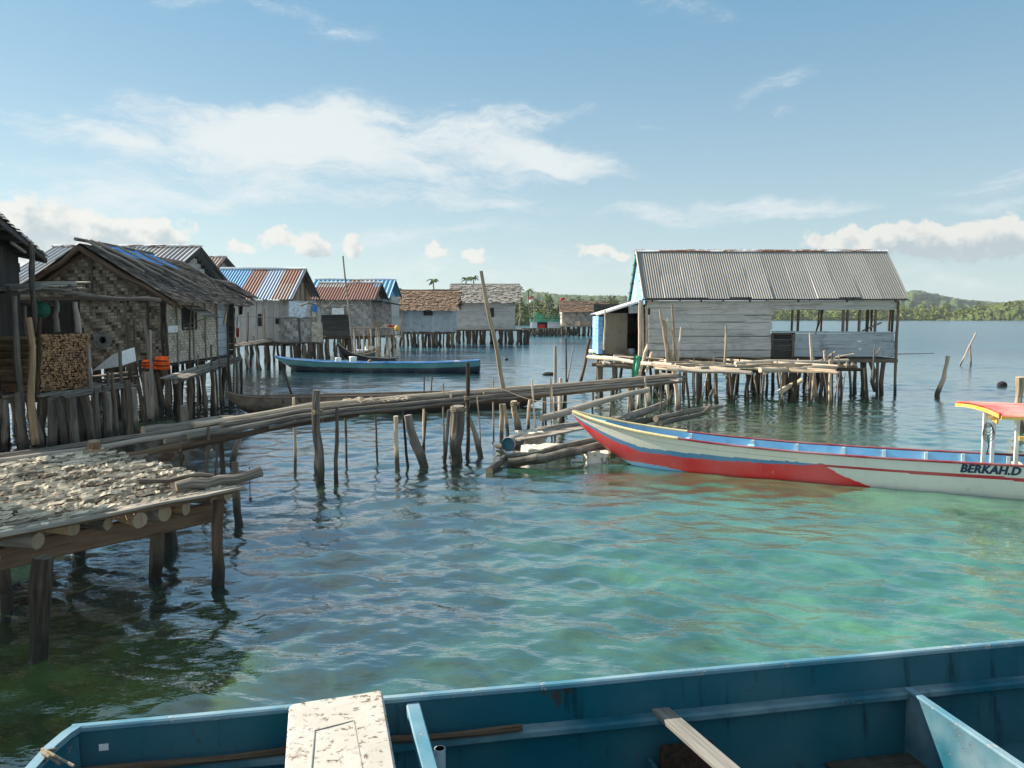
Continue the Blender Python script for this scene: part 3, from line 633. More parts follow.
# pots inside the doorway
b = MB(79); 
b.sweep([(X(631, 29.6), 29.6, zf+.02+i*.05) for i in range(6)], lambda i: [(math.cos(j*.628)*(.12+.05*math.sin(i*.6)), math.sin(j*.628)*(.12+.05*math.sin(i*.6))) for j in range(10)])
tag(b.build('water_pot', M['wgrey'], None, True, org=(X(631, 29.6), 29.6, zf)), 'pale rounded pot standing in the dark doorway of the lean-to', 'pot')

# ------------------------------------------------------------------ loose pole deck in front of it
dk = empty('pole_deck', (8, 26.6, 0), 'rickety landing deck of loose pale poles in front of the plank house', 'deck')
g = random.Random(77); zd = 1.27
b = MB(80)
def decklog(px0, py0, px1, py1, r, z=zd, mt='pale', mb=None):
    p, q = at_z(px0, py0, z), at_z(px1, py1, z)
    mb = MB(int(px0*7+py0*3)) if mb is None else mb
    mb.log(p, q, r, r*.8, 8, 7, r*.5); return mb
lst = [(590, 351, 668, 361), (592, 355, 690, 361), (588, 357, 672, 365), (598, 349, 655, 357), (662, 355, 838, 366), (670, 359, 843, 358), (690, 362, 836, 371), (678, 357, 812, 356), (702, 352, 780, 363), (668, 363, 786, 369), (700, 368, 832, 362), (720, 358, 845, 354), (746, 366, 838, 373), (760, 370, 836, 367), (690, 354, 790, 354), (735, 363, 848, 360), (790, 357, 862, 352), (655, 366, 740, 371), (668, 369, 752, 373)]
for a in lst:
    rr = g.uniform(.05, .085); decklog(*a, rr, zd+g.uniform(-.05, .09)).build('pole', M['pale'] if g.random() < .72 else M['grey'], dk)
b = MB(81)
for i in range(46):
    x = 3.1+8.9*i/46; y0, y1 = (26.5 if x > 5.8 else 27.6)+g.uniform(-.5, .5), 28.25
    b.log((x, y0, zd-.08), (x+g.uniform(-.3, .3), y1, zd-.07), .045, .04, 6, 3, .02)
b.build('bearers', M['grey'], dk)
b = MB(82)
for p, q in (((2.9, 28.0, zd-.16), (12.1, 28.05, zd-.15)), ((3.0, 27.3, zd-.17), (6.0, 26.9, zd-.16)), ((5.6, 26.6, zd-.17), (12.0, 26.7, zd-.17)), ((5.8, 25.6, zd-.19), (11.6, 25.4, zd-.17))): b.log(p, q, .07, .06, 8, 8, .03)
b.build('cross_beams', M['pile'], dk)
piles(dk, rows_of(5.7, 12.0, 11, 25.6, 27.2, 2, 15)+[(3.1, 27.4), (3.6, 27.2), (4.6, 27.2), (5.2, 27.6)], zd-.15, (.04, .085), seed=12, lean=.2)
def stake_part(root, px0, py0, px1, py1, r, Y=None, m='pale', name='upright', wob=.4, r1=None, seg=8):
    "leaning pole between two picture points; its foot stands in the water unless a depth is given"
    if Y is None: p = at_z(px1, py1, 0); Y = p.y; foot = p+(p-at_y(px0, py0, Y)).normalized()*.8
    else: foot = at_y(px1, py1, Y)
    b = MB(int(px0*13+py0*7+px1)); b.log(foot, at_y(px0, py0, Y), r, r*.75 if r1 is None else r1, seg, 7, r*wob)
    return b.build(name, M[m], root)
for a in [(660, 310, 669, 365, .06), (664, 320, 672, 366, .05), (672, 305, 675, 372, .05), (668, 318, 667, 366, .04), (681, 327, 678, 362, .03), (671, 330, 681, 372, .055)]: stake_part(dk, *a, Y=25.8)
for a in [(726, 326, 724, 375, .045), (810, 333, 814, 398, .05)]: stake_part(dk, *a, Y=25.4)
stake_part(dk, 814, 376, 811, 404, .05); stake_part(dk, 830, 360, 831, 406, .07); stake_part(dk, 814, 372, 819, 403, .045)
for a in [(824, 351, 826, 372, .045), (835, 352, 812, 372, .05), (854, 354, 815, 362, .04), (833, 363, 820, 372, .04), (875, 345, 872, 380, .03), (881, 347, 874, 358, .025)]: stake_part(dk, *a, Y=26.2, m='pale' if a[0] < 870 else 'grey')
for k in range(16):
    x0 = g.uniform(596, 800); y0 = g.uniform(352, 369) if x0 > 660 else g.uniform(350, 358); decklog(x0, y0, x0+g.uniform(35, 110), y0+g.uniform(-6, 4), g.uniform(.022, .042), zd+g.uniform(.05, .13)).build('pole', M['pale'] if g.random() < .6 else M['grey'], dk)
for k in range(12):
    x0 = g.uniform(690, 850); y1 = g.uniform(398, 407); stake_part(dk, x0+g.uniform(-7, 7), g.uniform(352, 366), x0, y1, g.uniform(.022, .04), m='pale' if k % 3 else 'pile')
stake_part(dk, 802, 380, 778, 393, .10, Y=25.6, name='brace'); stake_part(dk, 764, 374, 780, 366, .08, Y=25.2, name='brace')
for a in [(640, 300, 638, 412, .06, 27.0), (605, 310, 604, 350, .04, 28.6), (648, 345, 640, 372, .06, 26.6), (652, 352, 646, 372, .05, 26.2)]: stake_part(dk, *a[:5], Y=a[5])
b = MB(83)
for i in range(7):
    t = i/6; b.poly([at_y(634+1.5*t, 357+14*t-2, 26.5-.02*i), at_y(641-2*t, 356+14*t, 26.45), at_y(641-4*t, 358+14*t+3, 26.4), at_y(634-1*t, 359+14*t+3, 26.48+.03*i)], None)
c = MB(84); c.grid(lambda u, v: at_y(633.5+(8.5-2.5*v)*u-1.5*v, 356+20*v, 25.2+.08*math.sin(u*9)+.05*math.sin(v*7)), 8, 8)
tag(c.build('net', M['netg'], None, True, org=at_y(636, 372, 26.5)), 'green fishing net hung over a pole at the left of the loose deck', 'net')
# ------------------------------------------------------------------ dark house at the left edge
h0 = empty('dark_plank_house', (-11.6, 16.5, 0), 'dark vertical plank house cut off by the left edge, with a steep black roof edge', 'house')
E0, E1 = V((-8.0, 12.0, 4.4)), V((-12.6, 21.0, 4.4)); ed_ = (E1-E0).normalized(); en_ = V((-ed_.y, ed_.x, 0)); en_ = en_ if en_.x < 0 else -en_; EL = (E1-E0).length
w = MB(101); q = 0
while q < EL-.3:
    p = E0+ed_*(q+.1)+en_*.62; w.beam(V((p.x, p.y, 1.3)), V((p.x, p.y, 4.62)), .165, .025, en_); q += .17
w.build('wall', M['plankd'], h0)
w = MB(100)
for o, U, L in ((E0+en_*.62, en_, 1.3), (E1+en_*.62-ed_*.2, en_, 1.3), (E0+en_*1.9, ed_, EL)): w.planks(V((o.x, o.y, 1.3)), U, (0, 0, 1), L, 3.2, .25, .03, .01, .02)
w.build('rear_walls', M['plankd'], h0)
w = MB(102); up_ = en_*1.15+V((0, 0, .28)); rg_ = E0+up_-ed_*.3
w.thatch(rg_+V((0, 0, .06)), ed_, -up_, EL+.4, up_.length+.02, .2, .14, .014, ragged=.1); dn_ = en_*1.15-V((0, 0, .28)); w.thatch(rg_+V((0, 0, .06)), ed_, dn_, EL+.4, up_.length, .22, .2, .03, ragged=.3); w.build('roof', M['thatchd'], h0); rz_ = h0.children[-1]
w = MB(105)
for k in range(9):
    p = E0+ed_*(EL*k/8)-V((0, 0, .09)); w.log(p-up_*.02, p+up_, .045, .05, 6, 3, .01)
w.beam(E0-ed_*.3-V((0, 0, .03)), E1+ed_*.1-V((0, 0, .03)), .05, .10); w.build('rafters', M['plankd'], rz_)
w = MB(103); p = at_y(12, 243, 15.2); w.log(p, p+ed_*2.4, .035, .035, 6); w.build('tie_beam', M['grey'], h0)
g = random.Random(22)
piles(h0, [tuple((E0+ed_*(.3+k*1.35)+en_*j)[:2]) for k in range(8) for j in (.7, 1.9)], 1.3, seed=22)
w = MB(104); p = E0+en_*.5; w.planks((p.x, p.y, 1.27), ed_, en_, EL, 1.6, .2, .03); w.build('floor', M['grey'], h0)
# unseen hut added beside it to shade the near end of the platform
hn = empty('added_shade_hut', (-9.2, 6.2, 0), 'plank hut added out of view past the left edge, to shade the near end of the platform', 'house')
w = MB(106)
for o, U, L in (((-7.5, 5.5, 1.2), (0, 1, 0), 2.6), ((-10.2, 5.5, 1.2), (1, 0, 0), 2.7), ((-10.2, 8.1, 1.2), (1, 0, 0), 2.7), ((-10.2, 5.5, 1.2), (0, 1, 0), 2.6)): w.planks(o, U, (0, 0, 1), L, 2.5, .25, .03)
w.build('wall', M['plankw'], hn)
w = MB(107)
for sg in (1, -1): d = V((sg*1.9, 0, -.7)); w.corrugated((-8.9, 5.3, 4.35), (0, 1, 0), d, 3.0, d.length, .15, .02, lambda i, v: (.4, .4, .4))
w.build('roof', M['zinc'], hn, True)
w = MB(108); w.planks((-10.3, 5.4, 1.17), (1, 0, 0), (0, 1, 0), 2.9, 2.8, .2, .03); w.build('floor', M['grey'], hn); piles(hn, rows_of(-10.1, -7.6, 3, 5.6, 8.0, 2, 109), 1.2, seed=109)
# low awning and porch in front of it, with the wood pile
po = empty('porch', (-11, 18, 0), 'rough porch of crooked poles holding the firewood stack', 'porch')
YP = 17.0; zp = 1.18
w = MB(110); w.planks((X(6, YP), 15.9, zp), (1, 0, 0), (0, 1, 0), X(96, YP)-X(6, YP), 3.0, .12, .035, .01, .06, across=True); w.build('floor', M['grey'], po)
w = MB(111); w.log((X(-30, 16), 15.95, zp-.10), (X(36, 16), 15.95, zp-.06), .075, .07, wob=.03); w.log((X(30, 16.4), 16.3, zp-.05), (X(100, 17.4), 17.3, zp-.02), .07, .05, wob=.03); w.log((X(36, 16), 16.05, zp-.02), (X(92, 17.2), 17.2, zp-.03), .05, .05, wob=.04); w.build('edge_beams', M['grey'], po)
piles(po, rows_of(X(6, YP), X(98, YP), 9, 15.95, 18.4, 3, 31, .12), zp-.05, (.06, .10), seed=32, mat_=M['grey'], lean=.25)
for a in [(14, 296, 22, 440, .075, 15.8, 'grey'), (31, 244, 35, 332, .065, 16.0, 'grey'), (40, 318, 36, 402, .05, 15.9, 'brown'), (56, 300, 57, 332, .08, 18.6, 'grey'), (75, 302, 80, 342, .075, 17.6, 'grey'), (24, 306, 25, 340, .06, 18.2, 'grey'), (88, 345, 91, 395, .05, 17.2, 'grey'), (6, 400, 4, 450, .07, 15.7, 'grey'), (18, 392, 25, 452, .085, 15.7, 'grey')]:
    stake_part(po, *a[:5], Y=a[5], m=a[6], name='post', wob=.25)
w = MB(113); w.log(at_y(28, 318, 15.9), at_y(36, 445, 15.6), .065, .075, 8, 8, .05); w.build('post', M['warm'], po)
w = MB(114); w.log(at_y(8, 288, 16.2), at_y(160, 300.5, 20.6), .055, .05, 8, 9, .04); w.log(at_y(10, 304, 17.5), at_y(56, 305, 18.0), .02, .02, 6, 5, .01); w.build('rail', M['grey'], po)
w = MB(115)
w.grid(lambda u, v: V((X(-30, 16.5)+(X(26, 16.5)-X(-30, 16.5))*u, 16.2+2.6*v, Z(292, 16.5)+.32*v+.05*math.sin(u*8+v*4)-.06*u)), 10, 6); w.planks((X(-30, 16.3), 16.2, Z(293, 16.3)+.03), (1, 0, 0), (0, 1, .12), 1.2, 2.6, .3, .03, .03, .05)
for i in range(14): 
    p = at_y(-20+i*3.8, 288+(i*7) % 5, 16.2+(i % 4)*.5); w.beam(p, p+V((.75, .9, .02)), .11, .012, (0, 0, 1), warp=.03)
w.build('awning', M['grey'], po)
# firewood
def logstack(name, corner, U, D, width, depth, height, r, label):
    "log ends face along -D; the stack runs along U"
    root = empty(name, corner, label, 'firewood'); b = MB(120); g = b.rg; U = V(U).normalized(); D = V(D).normalized()
    z = r
    k = 0
    while z < height:
        x = r*(1+(k % 2)); 
        while x < width:
            rr = r*g.uniform(.65, 1.1); p = V(corner)+U*(x+g.uniform(-.01, .01))+V((0, 0, z+g.uniform(-.008, .008)))+D*g.uniform(-.04, .05)
            b.log(p, p+D*(depth+g.uniform(-.06, .06)), rr, rr*.95, 6, 1, 0, None, m=0, mcap=1, lump=.2); x += r*1.95
        z += r*1.72; k += 1
    return b, root
fc = V((X(38, 16.3), 16.3, zp+.04))
b, root = logstack('firewood_stack', fc, (X(83, 17.4)-X(38, 16.3), 1.1, 0), (-.72, .7, 0), 1.36, .95, 1.22, .031, 'square stack of split firewood with its cut ends facing the water')
b.build('logs', [M['brown'], M['cut_d'] if 'cut_d' in M else M['warm']], root)
b, root = logstack('firewood_pile', V((X(36, 16.2)-.03, 16.25, zp+.04)), (-1, .12, 0), (-.05, 1, 0), .1, .1, .1, .05, 'pile of long logs lying lengthwise left of the square firewood stack')
b = MB(122)
for k in range(15):
    for q in range(4): b.log((X(2, 16.3)-.1+rng.uniform(-.1, .1), 16.35+q*.16, zp+.09+k*.078), (X(35, 16.2)-.02+rng.uniform(-.06, .03), 16.25+q*.16, zp+.09+k*.078), .048, .042, 6, 3, .01)
b.build('logs', M['warm'], root)

# ------------------------------------------------------------------ woven house with old thatch
ha = empty('woven_bamboo_house', (-11.8, 25, 0), 'plaited bamboo house with sagging dark thatch, woven gable facing the water', 'house')
YA, YA2, xa0, xa1, zfa = 22.0, 27.6, -14.0, -9.92, 1.46
axa, aza, zea = X(94, YA), Z(248, YA)+.03, 3.30
wg = axa
def roofz(x): return aza-abs(x-axa)*(aza-zea)/(xa1-axa)
w = MB(131)
w.weave((X(82, YA), YA, zfa), (1, 0, 0), (0, 0, 1), xa1-X(82, YA), 1.86, .088, (.34, .54), .13, per=3); w.build('front_wall', M['bambd'], ha)
w = MB(132); w.weave((xa0+.3, YA-.02, 3.36), (1, 0, 0), (0, 0, 1), xa1-xa0-.3, aza-3.3, .10, (.30, .52), .10, mask=lambda x, z: 3.36+z < roofz(xa0+.3+x)-.08); w.beam((axa+.06, YA-.06, 3.36), (axa+.06, YA-.06, aza-.15), .07, .05, (0, 1, 0)); w.build('gable', M['bambd'], ha)
w = MB(133); w.beam((xa0, YA-.07, 3.36), (xa1+.05, YA-.07, 3.33), .06, .10); w.beam((xa0, YA-.06, zfa), (xa1+.05, YA-.06, zfa), .08, .12)
for px in (82, 128, 150, 164, 168): w.log((X(px, YA), YA-.08, zfa-.1), (X(px, YA)+.01, YA-.07, 3.3), .04, .04, 6, 4, .015)
w.build('frame', M['pile'], ha)
w = MB(134); w.planks((xa0, YA+.9, zfa), (1, 0, 0), (0, 0, 1), X(84, YA)-xa0, 1.95, .2, .03, .01, .02, across=True); w.planks((X(82, YA), YA+.05, zfa), (0, 1, 0), (0, 0, 1), .9, 1.95, .2, .03); w.planks((xa0, YA-.1, zfa-.02), (1, 0, 0), (0, 1, 0), xa1-xa0, YA2-YA, .3, .04); w.planks((xa0, YA+.04, 3.2), (1, 0, 0), (0, 0, 1), xa1-xa0, .2, .1, .02)
w.planks((xa0, YA2, zfa), (1, 0, 0), (0, 0, 1), xa1-xa0, 1.9, .2, .03); w.planks((xa0, YA, zfa), (0, 1, 0), (0, 0, 1), YA2-YA, 1.9, .2, .03); w.build('back_wall', M['plankd'], ha)
# right hand wall, lighter, with a propped shutter
xs0, xs1 = V((xa1, YA, 0)), V((X(217, 26.3), 26.3, 0)); sd = xs1-xs0; sL = sd.length
wy0 = (X(183, 1), ) ; t0, t1 = .30, .56
w = MB(135); w.weave((xa1, YA, zfa+.03), sd, (0, 0, 1), sL, 1.86, .085, (.42, .68), .12, mask=lambda x, z: not (t0 < x/sL < t1-.02 and 1.0 < z < 1.68)); w.build('side_wall', M['bambl'], ha)
w = MB(136); p0, p1 = xs0+sd*t0, xs0+sd*t1; nn = V((sd.y, -sd.x, 0)).normalized()
for z in (zfa+1.0, zfa+1.70): w.beam(V((p0.x, p0.y, z))+nn*.02, V((p1.x, p1.y, z))+nn*.02, .05, .05)
for p in (p0, p1): w.beam(V((p.x, p.y, zfa+1.0))+nn*.02, V((p.x, p.y, zfa+1.7))+nn*.02, .05, .05, (nn.x, nn.y, 0))
w.planks(V((p0.x, p0.y, zfa+.9))-nn*.12, sd, (0, 0, 1), sL*.28, .9, .3, .02); wf = w.build('window', M['plankd'], ha)
w = MB(137); sx = V((p0.x, p0.y, zfa+1.72))+nn*.05; w.planks(sx, sd, nn*.8+V((0, 0, -.42)), sL*.30, .72, .12, .02, .008, .01); w.log(V((p0.x, p0.y, zfa+1.15))+sd*.1+nn*.03, sx+sd*.12+nn*.6-V((0, 0, .36)), .015, .015, 6); w.build('shutter', M['grey'], wf)
for k in (0, .2, .5, .74, 1): w = MB(138); w.log(xs0+sd*k+nn*.03+V((0, 0, zfa-.1)), xs0+sd*k+nn*.03+V((0, 0, 3.32)), .03, .03, 6, 3, .015); w.build('batten', M['grey'], ha)
w = MB(139); w.beam(xs0+sd*.03+nn*.05+V((0, 0, zfa+1.02)), xs0+sd*.2+nn*.05+V((0, 0, zfa+1.02)), .015, .20); w.build('notice_board', M['whitec'], ha)
w = MB(140); w.planks(xs1+V((0, 0, zfa+.04)), (X(229, 27.9)-xs1.x, 1.6, 0), (0, 0, 1), 1.68, 1.86, .26, .03, .01, .02); w.build('plank_extension', M['plankb'], ha)
# roof: right slope seen almost edge on, poles and tarps on top
eR = X(173, 21.7)+.02; zR = Z(303, 21.7)
dR = V((eR-axa+.15, 0, zR-aza)); dL = V((X(31, 21.6)-axa, 0, Z(285, 21.6)-aza))
w = MB(141)
w.thatch((axa, 21.55, aza+.05), (0, 1, 0), dR, 6.6, dR.length, .15, .10, .026, ragged=.3); w.build('roof', M['thatchd'], ha)
rf = ha.children[-1]
w = MB(142); w.thatch((axa, 21.55, aza+.05), (0, 1, 0), dL, 6.6, dL.length, .15, .10, .026, ragged=.3); w.build('left_slope', M['thatchd'], rf)
w = MB(143)
for d, k in ((dR, 1.01), (dL, 1.03)):
    w.log(V((axa-.06, 21.58, aza-.05)), V((axa-.06, 21.58, aza-.05))+d*k, .075, .065, 8, 6, .04); w.log(V((axa, 21.9, aza-.12)), V((axa, 21.9, aza-.12))+d*k, .06, .05, 8, 6, .03)
w.build('rake_poles', M['brown'], rf)
w = MB(144); nR = V((dR.z, 0, -dR.x)).normalized(); nR = nR if nR.z > 0 else -nR
rp = lambda a, y, h=.10: V((axa, y, aza+.05))+dR*a+nR*h
for a, y, a2, y2 in ((-.03, 21.9, .52, 22.3), (-.04, 22.6, .55, 23.2), (-.02, 23.6, .62, 24.9), (.0, 24.6, .5, 25.6), (-.05, 22.2, .45, 23.9)): w.log(rp(a, y), rp(a2, y2), .04, .035, 7, 5, .02)
w.log(rp(-.05, 21.5, .05), rp(-.02, 25.9, .06), .05, .05); w.build('roof_poles', M['grey'], rf)
w = MB(145)
for a0, a1, y0, y1 in ((.0, .2, 22.9, 23.5), (.02, .28, 23.9, 24.6), (.03, .30, 25.0, 25.6)): w.grid(lambda u, v: rp(a0+(a1-a0)*v, y0+(y1-y0)*u+.4*v, .085+.012*math.sin(u*9+v*5)), 6, 5)
w.build('tarp_strips', M['tarp'], rf)
piles(ha, rows_of(xa0+.2, xa1, 10, YA, YA+5.2, 5, 41, .2), zfa-.05, (.05, .10), seed=42, lean=.25)
# landing along its right side
la = empty('side_landing', (-9.4, 24, 0), 'narrow grey board landing along the pale side wall of the woven house', 'deck')
w = MB(150); q0, q1 = at_z(163, 378, 1.36), at_z(233, 357, 1.40)
for k in range(4): w.beam(q0+nn*.16*k+V((0, 0, rng.uniform(-.02, .02))), q1+nn*.16*k*.9+V((rng.uniform(-.1, .1), rng.uniform(-.5, .2), rng.uniform(-.02, .02))), .15, .03)
w.build('boards', M['grey'], la); w = MB(151); w.log(q0-V((0, 0, .09))+nn*.3, q1-V((0, 0, .09))+nn*.3, .06, .05); w.build('beam', M['grey'], la)
for i, t in enumerate((.02, .13, .3, .42, .55, .7, .86, .97)): piles(la, [(q0.lerp(q1, t).x+nn.x*.35, q0.lerp(q1, t).y)], 1.33, (.045, .07), seed=160+i, lean=.12)
def stake(name, px0, py0, px1, py1, r, label, m='pile', Y=None, cat='pole', group=None, wob=.35):
    if Y is None: foot = at_z(px1, py1, 0); Y = foot.y; top = at_y(px0, py0, Y); foot = foot+(foot-top).normalized()*.7; org = (at_z(px1, py1, 0))
    else: foot = at_y(px1, py1, Y); top = at_y(px0, py0, Y); org = foot
    b = MB(int(px0*17+py0*5)); b.log(foot, top, r, r*.75, 8, 8, r*wob); o = b.build(name, M[m], None, org=org); return tag(o, label, cat, group)
# poles standing in the water before the woven house: part of a slim landing rack
rk = empty('pole_rack', (-10.6, 20.5, 0), 'dark tangle of leaning poles and planks below the woven gable', 'rack')
for a in [(120, 343, 124, 432, .055), (128, 322, 131, 425, .06), (134, 318, 136, 418, .03), (144, 320, 158, 420, .06), (140, 360, 150, 418, .06), (146, 358, 160, 416, .05), (150, 330, 153, 428, .045), (112, 372, 117, 440, .05), (127, 380, 131, 448, .085), (103, 385, 106, 442, .05), (96, 388, 100, 445, .06), (137, 380, 146, 424, .055), (157, 372, 166, 414, .045), (108, 372, 110, 436, .05)]:
    stake_part(rk, *a, m='pile' if a[0] % 3 else 'grey', name='pole', wob=.3)
w = MB(152)
for a in ((90, 377, 132, 372, 1.30), (92, 381, 134, 377, 1.24), (94, 386, 108, 386, 1.16), (120, 377, 155, 376, 1.2), (92, 384, 130, 380, 1.18)): w.beam(at_z(a[0], a[1], a[4]), at_z(a[2], a[3], a[4]), .22, .04)
w.build('planks', M['pile'], rk)
b = MB(153); b.beam(at_y(147, 372, 20), at_y(156, 417, 20.0)+V((0, -.3, 0)), .16, .03, (0, 1, 0)); b.beam(at_y(144, 371, 20.1), at_y(152, 417, 20.1)+V((0, -.3, 0)), .10, .03, (0, 1, 0)); b.build('ladder', M['grey'], rk)
for i, a in enumerate([(191, 306, 189, 412, .035, 'thin tall pole standing before the propped shutter'), (211, 345, 212, 412, .045, 'dark short pole with a knobbed top near the end of the side landing'), (214, 372, 216, 414, .03, 'pale split stake just right of the dark knobbed pole'), (219, 355, 222, 410, .035, 'dark crooked stake left of the two long thin poles'), (228, 300, 229, 408, .035, 'long thin pole, left of the two before the plank extension'), (234, 313, 234, 404, .03, 'long thin pole, right of the two before the plank extension'), (198, 355, 197, 416, .03, 'thin pole rising through the boards of the side landing'), (248, 312, 247, 372, .05, 'upright grey post holding the clothes line before the white wall')]):
    stake('stake', *a[:5], a[5], 'pale' if i == 2 else 'pile')
stake('prop', 229, 299, 224, 324, .05, 'short pale slanting prop under the eave of the woven house', 'pale', Y=26.0)
# orange vests, white board, small fan, green float, hanging clothes
def vest(px, py, Y, w_, h_, seed, label):
    root = empty('life_vest', at_y(px, py+h_/2, Y), label, 'life vest'); s = Y/F
    b = MB(seed); c = at_y(px, py, Y)
    def f(u, v):
        a, q = (u-.5)*2, (v-.5)*2; k = max(0, 1-abs(a)**3)*max(0, 1-abs(q)**3)
        return c+V((a*w_*s*.5*(1-.15*q), -.10*k-.03*math.sin(u*11+seed)-.02*math.cos(v*9), q*h_*s*.5*(1-.12*abs(a))-.12*a*w_*s*.15*(seed % 2)))
    b.grid(f, 12, 10); b.grid(lambda u, v: f(1-u, v)+V((0, .08, 0)), 12, 10); b.build('body', M['orange'], root, True)
    b = MB(seed+1)
    for q in (.3, .68): b.tube([f(u/8, q)+V((0, -.012, 0)) for u in range(9)], .016, 5)
    b.build('strap', M['dark'], root)
vest(146.5, 364, 20.4, 8.5, 9, 170, 'orange life vest, the left one behind the leaning pole'); vest(161.5, 363, 20.4, 13, 14, 171, 'orange life vest with dark straps, the right one at the landing corner')
b = MB(172); Y = 19.3; pts = [at_y(92, 371, Y), at_y(121, 366, Y), at_y(119, 352, Y), at_y(112, 355, Y)]
b.poly(pts); q = [p+V((.12, .55, .10)) for p in pts]; b.poly(q[::-1])
for i in range(4): b.poly([pts[i], q[i], q[(i+1) % 4], pts[(i+1) % 4]])
tag(b.build('foam_board', M['foam'], None, org=at_y(105, 372, Y)), 'white foam slab leaning on the dark planks below the woven gable', 'board')
b = MB(173); c = at_y(103, 340, YA-.25)
for k in range(10): 
    a = k*.628; b.tube([c+V((.24*math.cos(a+q*.0628), -.02, .24*math.sin(a+q*.0628))) for q in range(11)], .02, 5)
    b.beam(c, c+V((.2*math.cos(a), 0, .2*math.sin(a))), .09, .01, (0, 1, 0))
tag(b.build('round_tray', M['grime'], None, org=c), 'round bluish tray hanging on the dark woven wall', 'tray')
b = MB(174); c = at_y(40, 310, 17.6); b.grid(lambda u, v: c+V((math.cos(u*6.2832)*math.sin(v*3.1416)*.21, math.sin(u*6.2832)*math.sin(v*3.1416)*.21, math.cos(v*3.1416)*.2)), 18, 10); fl = b.build('net_float', M['green'], None, True, org=c)
tag(fl, 'round dark green float hanging under the porch rail', 'float'); b = MB(175); b.tube([c+V((0, 0, .19)), c+V((0, 0, .34))], .012); b.build('cord', M['rope'], fl)
def cloth(name, px0, py0, px1, py1, Y, m, label, seed):
    b = MB(seed); g = b.rg; k1, k2 = g.uniform(6, 12), g.uniform(0, 6)
    b.grid(lambda u, v: at_y(px0+(px1-px0)*u*(1-.12*v), py0+(py1-py0)*v+.8*math.sin(u*5+k2), Y)+V((0, .05*math.sin(u*k1+k2)*(.3+v), 0)), 10, 12)
    return tag(b.build(name, m, None, True, org=at_y((px0+px1)/2, py1, Y)), label, 'clothing')
cloth('dark_shirt', 229.5, 307, 235.5, 328, 29, M['dark'], 'dark shirt hanging behind the long thin poles', 176); cloth('white_shirt', 235.6, 316, 239.8, 327.5, 28.9, M['whitec'], 'white shirt hanging beside the dark shirt', 177); cloth('red_cloth', 236.4, 327.5, 239.6, 337, 28.92, M['redc'], 'narrow red cloth hanging below the white shirt', 178)
cloth('dark_trousers', 238, 305, 243, 315, 29.1, M['dark'], 'dark folded trousers hung above the white shirt', 179)
b = MB(180); b.log(at_y(214, 303, 27.6), at_y(250, 306, 29.4), .035, .03, 7, 6, .02); tag(b.build('clothes_pole', M['grey'], None, org=at_y(232, 305, 28.5)), 'thin horizontal pole the clothes hang from', 'pole')

# ------------------------------------------------------------------ house with zinc roof behind the thatch
hb = empty('zinc_roof_house', (-15.5, 33, 0), 'house behind the old thatch with dull zinc roof, rusted ridge and dark gable', 'house')
YB0 = 33.0; xg = X(205, YB0)
zb = Z(247, YB0); xlft = X(58, YB0); yf_, zf_ = 28.9, 4.02; yb_, zb_ = YB0+4.3, 3.95
zgB = lambda i, v: [(.30, .32, .34), (.36, .37, .38), (.25, .25, .26), (.33, .31, .29)][i*7 % 4]
w = MB(201); d = V((0, yf_-YB0, zf_-zb)); w.corrugated((xlft, YB0, zb), (1, 0, 0), d, xg-xlft, d.length, .2, .024, zgB, .85, 3); rf = w.build('roof', M['mixed'], hb, True)
w = MB(202); d2 = V((0, yb_-YB0, zb_-zb)); w.corrugated((xlft, YB0, zb), (1, 0, 0), d2, xg-xlft, d2.length, .2, .024, zgB, .85, 3); w.build('rear_slope', M['mixed'], rf, True)
w = MB(203); w.log((xlft, YB0, zb+.03), (xg+.02, YB0, zb+.03), .07, .07, 8, 8, 0, 0); w.build('ridge_cap', M['ridge'], rf)
w = MB(204)
n = 22
for i in range(n):
    y0, y1 = yf_+.3+(yb_-yf_-.6)*i/n, yf_+.3+(yb_-yf_-.6)*(i+1)/n; ym = (y0+y1)/2
    hh = zb-.1-(abs(ym-YB0)*((zb-zf_)/(YB0-yf_) if ym < YB0 else (zb-zb_)/(yb_-YB0)))
    w.beam((xg-.5, ym, 1.5), (xg-.5, ym, hh), y1-y0-.006, .03, (1, 0, 0))
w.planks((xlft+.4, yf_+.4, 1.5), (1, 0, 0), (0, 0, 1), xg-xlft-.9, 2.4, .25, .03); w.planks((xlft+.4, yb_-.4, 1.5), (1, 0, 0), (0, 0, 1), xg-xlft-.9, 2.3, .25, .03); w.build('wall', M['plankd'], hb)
w = MB(205)
for dd, p in ((d, 0), (d2, 0)): w.beam((xg-.02, YB0, zb-.08), V((xg-.02, YB0, zb-.08))+dd, .05, .17, (0, .5, 1))
w.build('bargeboard', M['plankd'], hb)
w = MB(206); w.weave((xg-.46, YB0-1.6, 3.95), (0, 1, 0), (0, 0, 1), 3.0, 1.7, .2, (.3, .5), .1, mask=lambda y, z: 3.95+z < zb-.25-abs(y-1.6)*.47); w.build('gable_panel', M['plankw'], hb)
w = MB(207); w.planks((xlft, yf_, 1.45), (1, 0, 0), (0, 1, 0), xg-xlft, yb_-yf_, .4, .05); w.build('floor', M['plankd'], hb)
piles(hb, rows_of(xlft+.5, xg-.4, 6, yf_+.4, yb_-.4, 2, 211), 1.45, seed=212)
w = MB(208); w.thatch((X(214, 29), 28.3, Z(279, 29)), (0, 1, 0), V((1.05, 0, -.66)), 2.6, 1.28, .2, .2, .05); w.log((X(214, 28), 28.3, Z(281, 28.6)), (X(246, 28), 28.2, Z(301, 28.6)), .05, .04, wob=.03); w.log((X(222, 28), 28.2, Z(284, 28.6)), (X(254, 28), 28.1, Z(300, 28.6)), .04, .03, wob=.03); w.build('side_eave', M['thatchd'], hb)

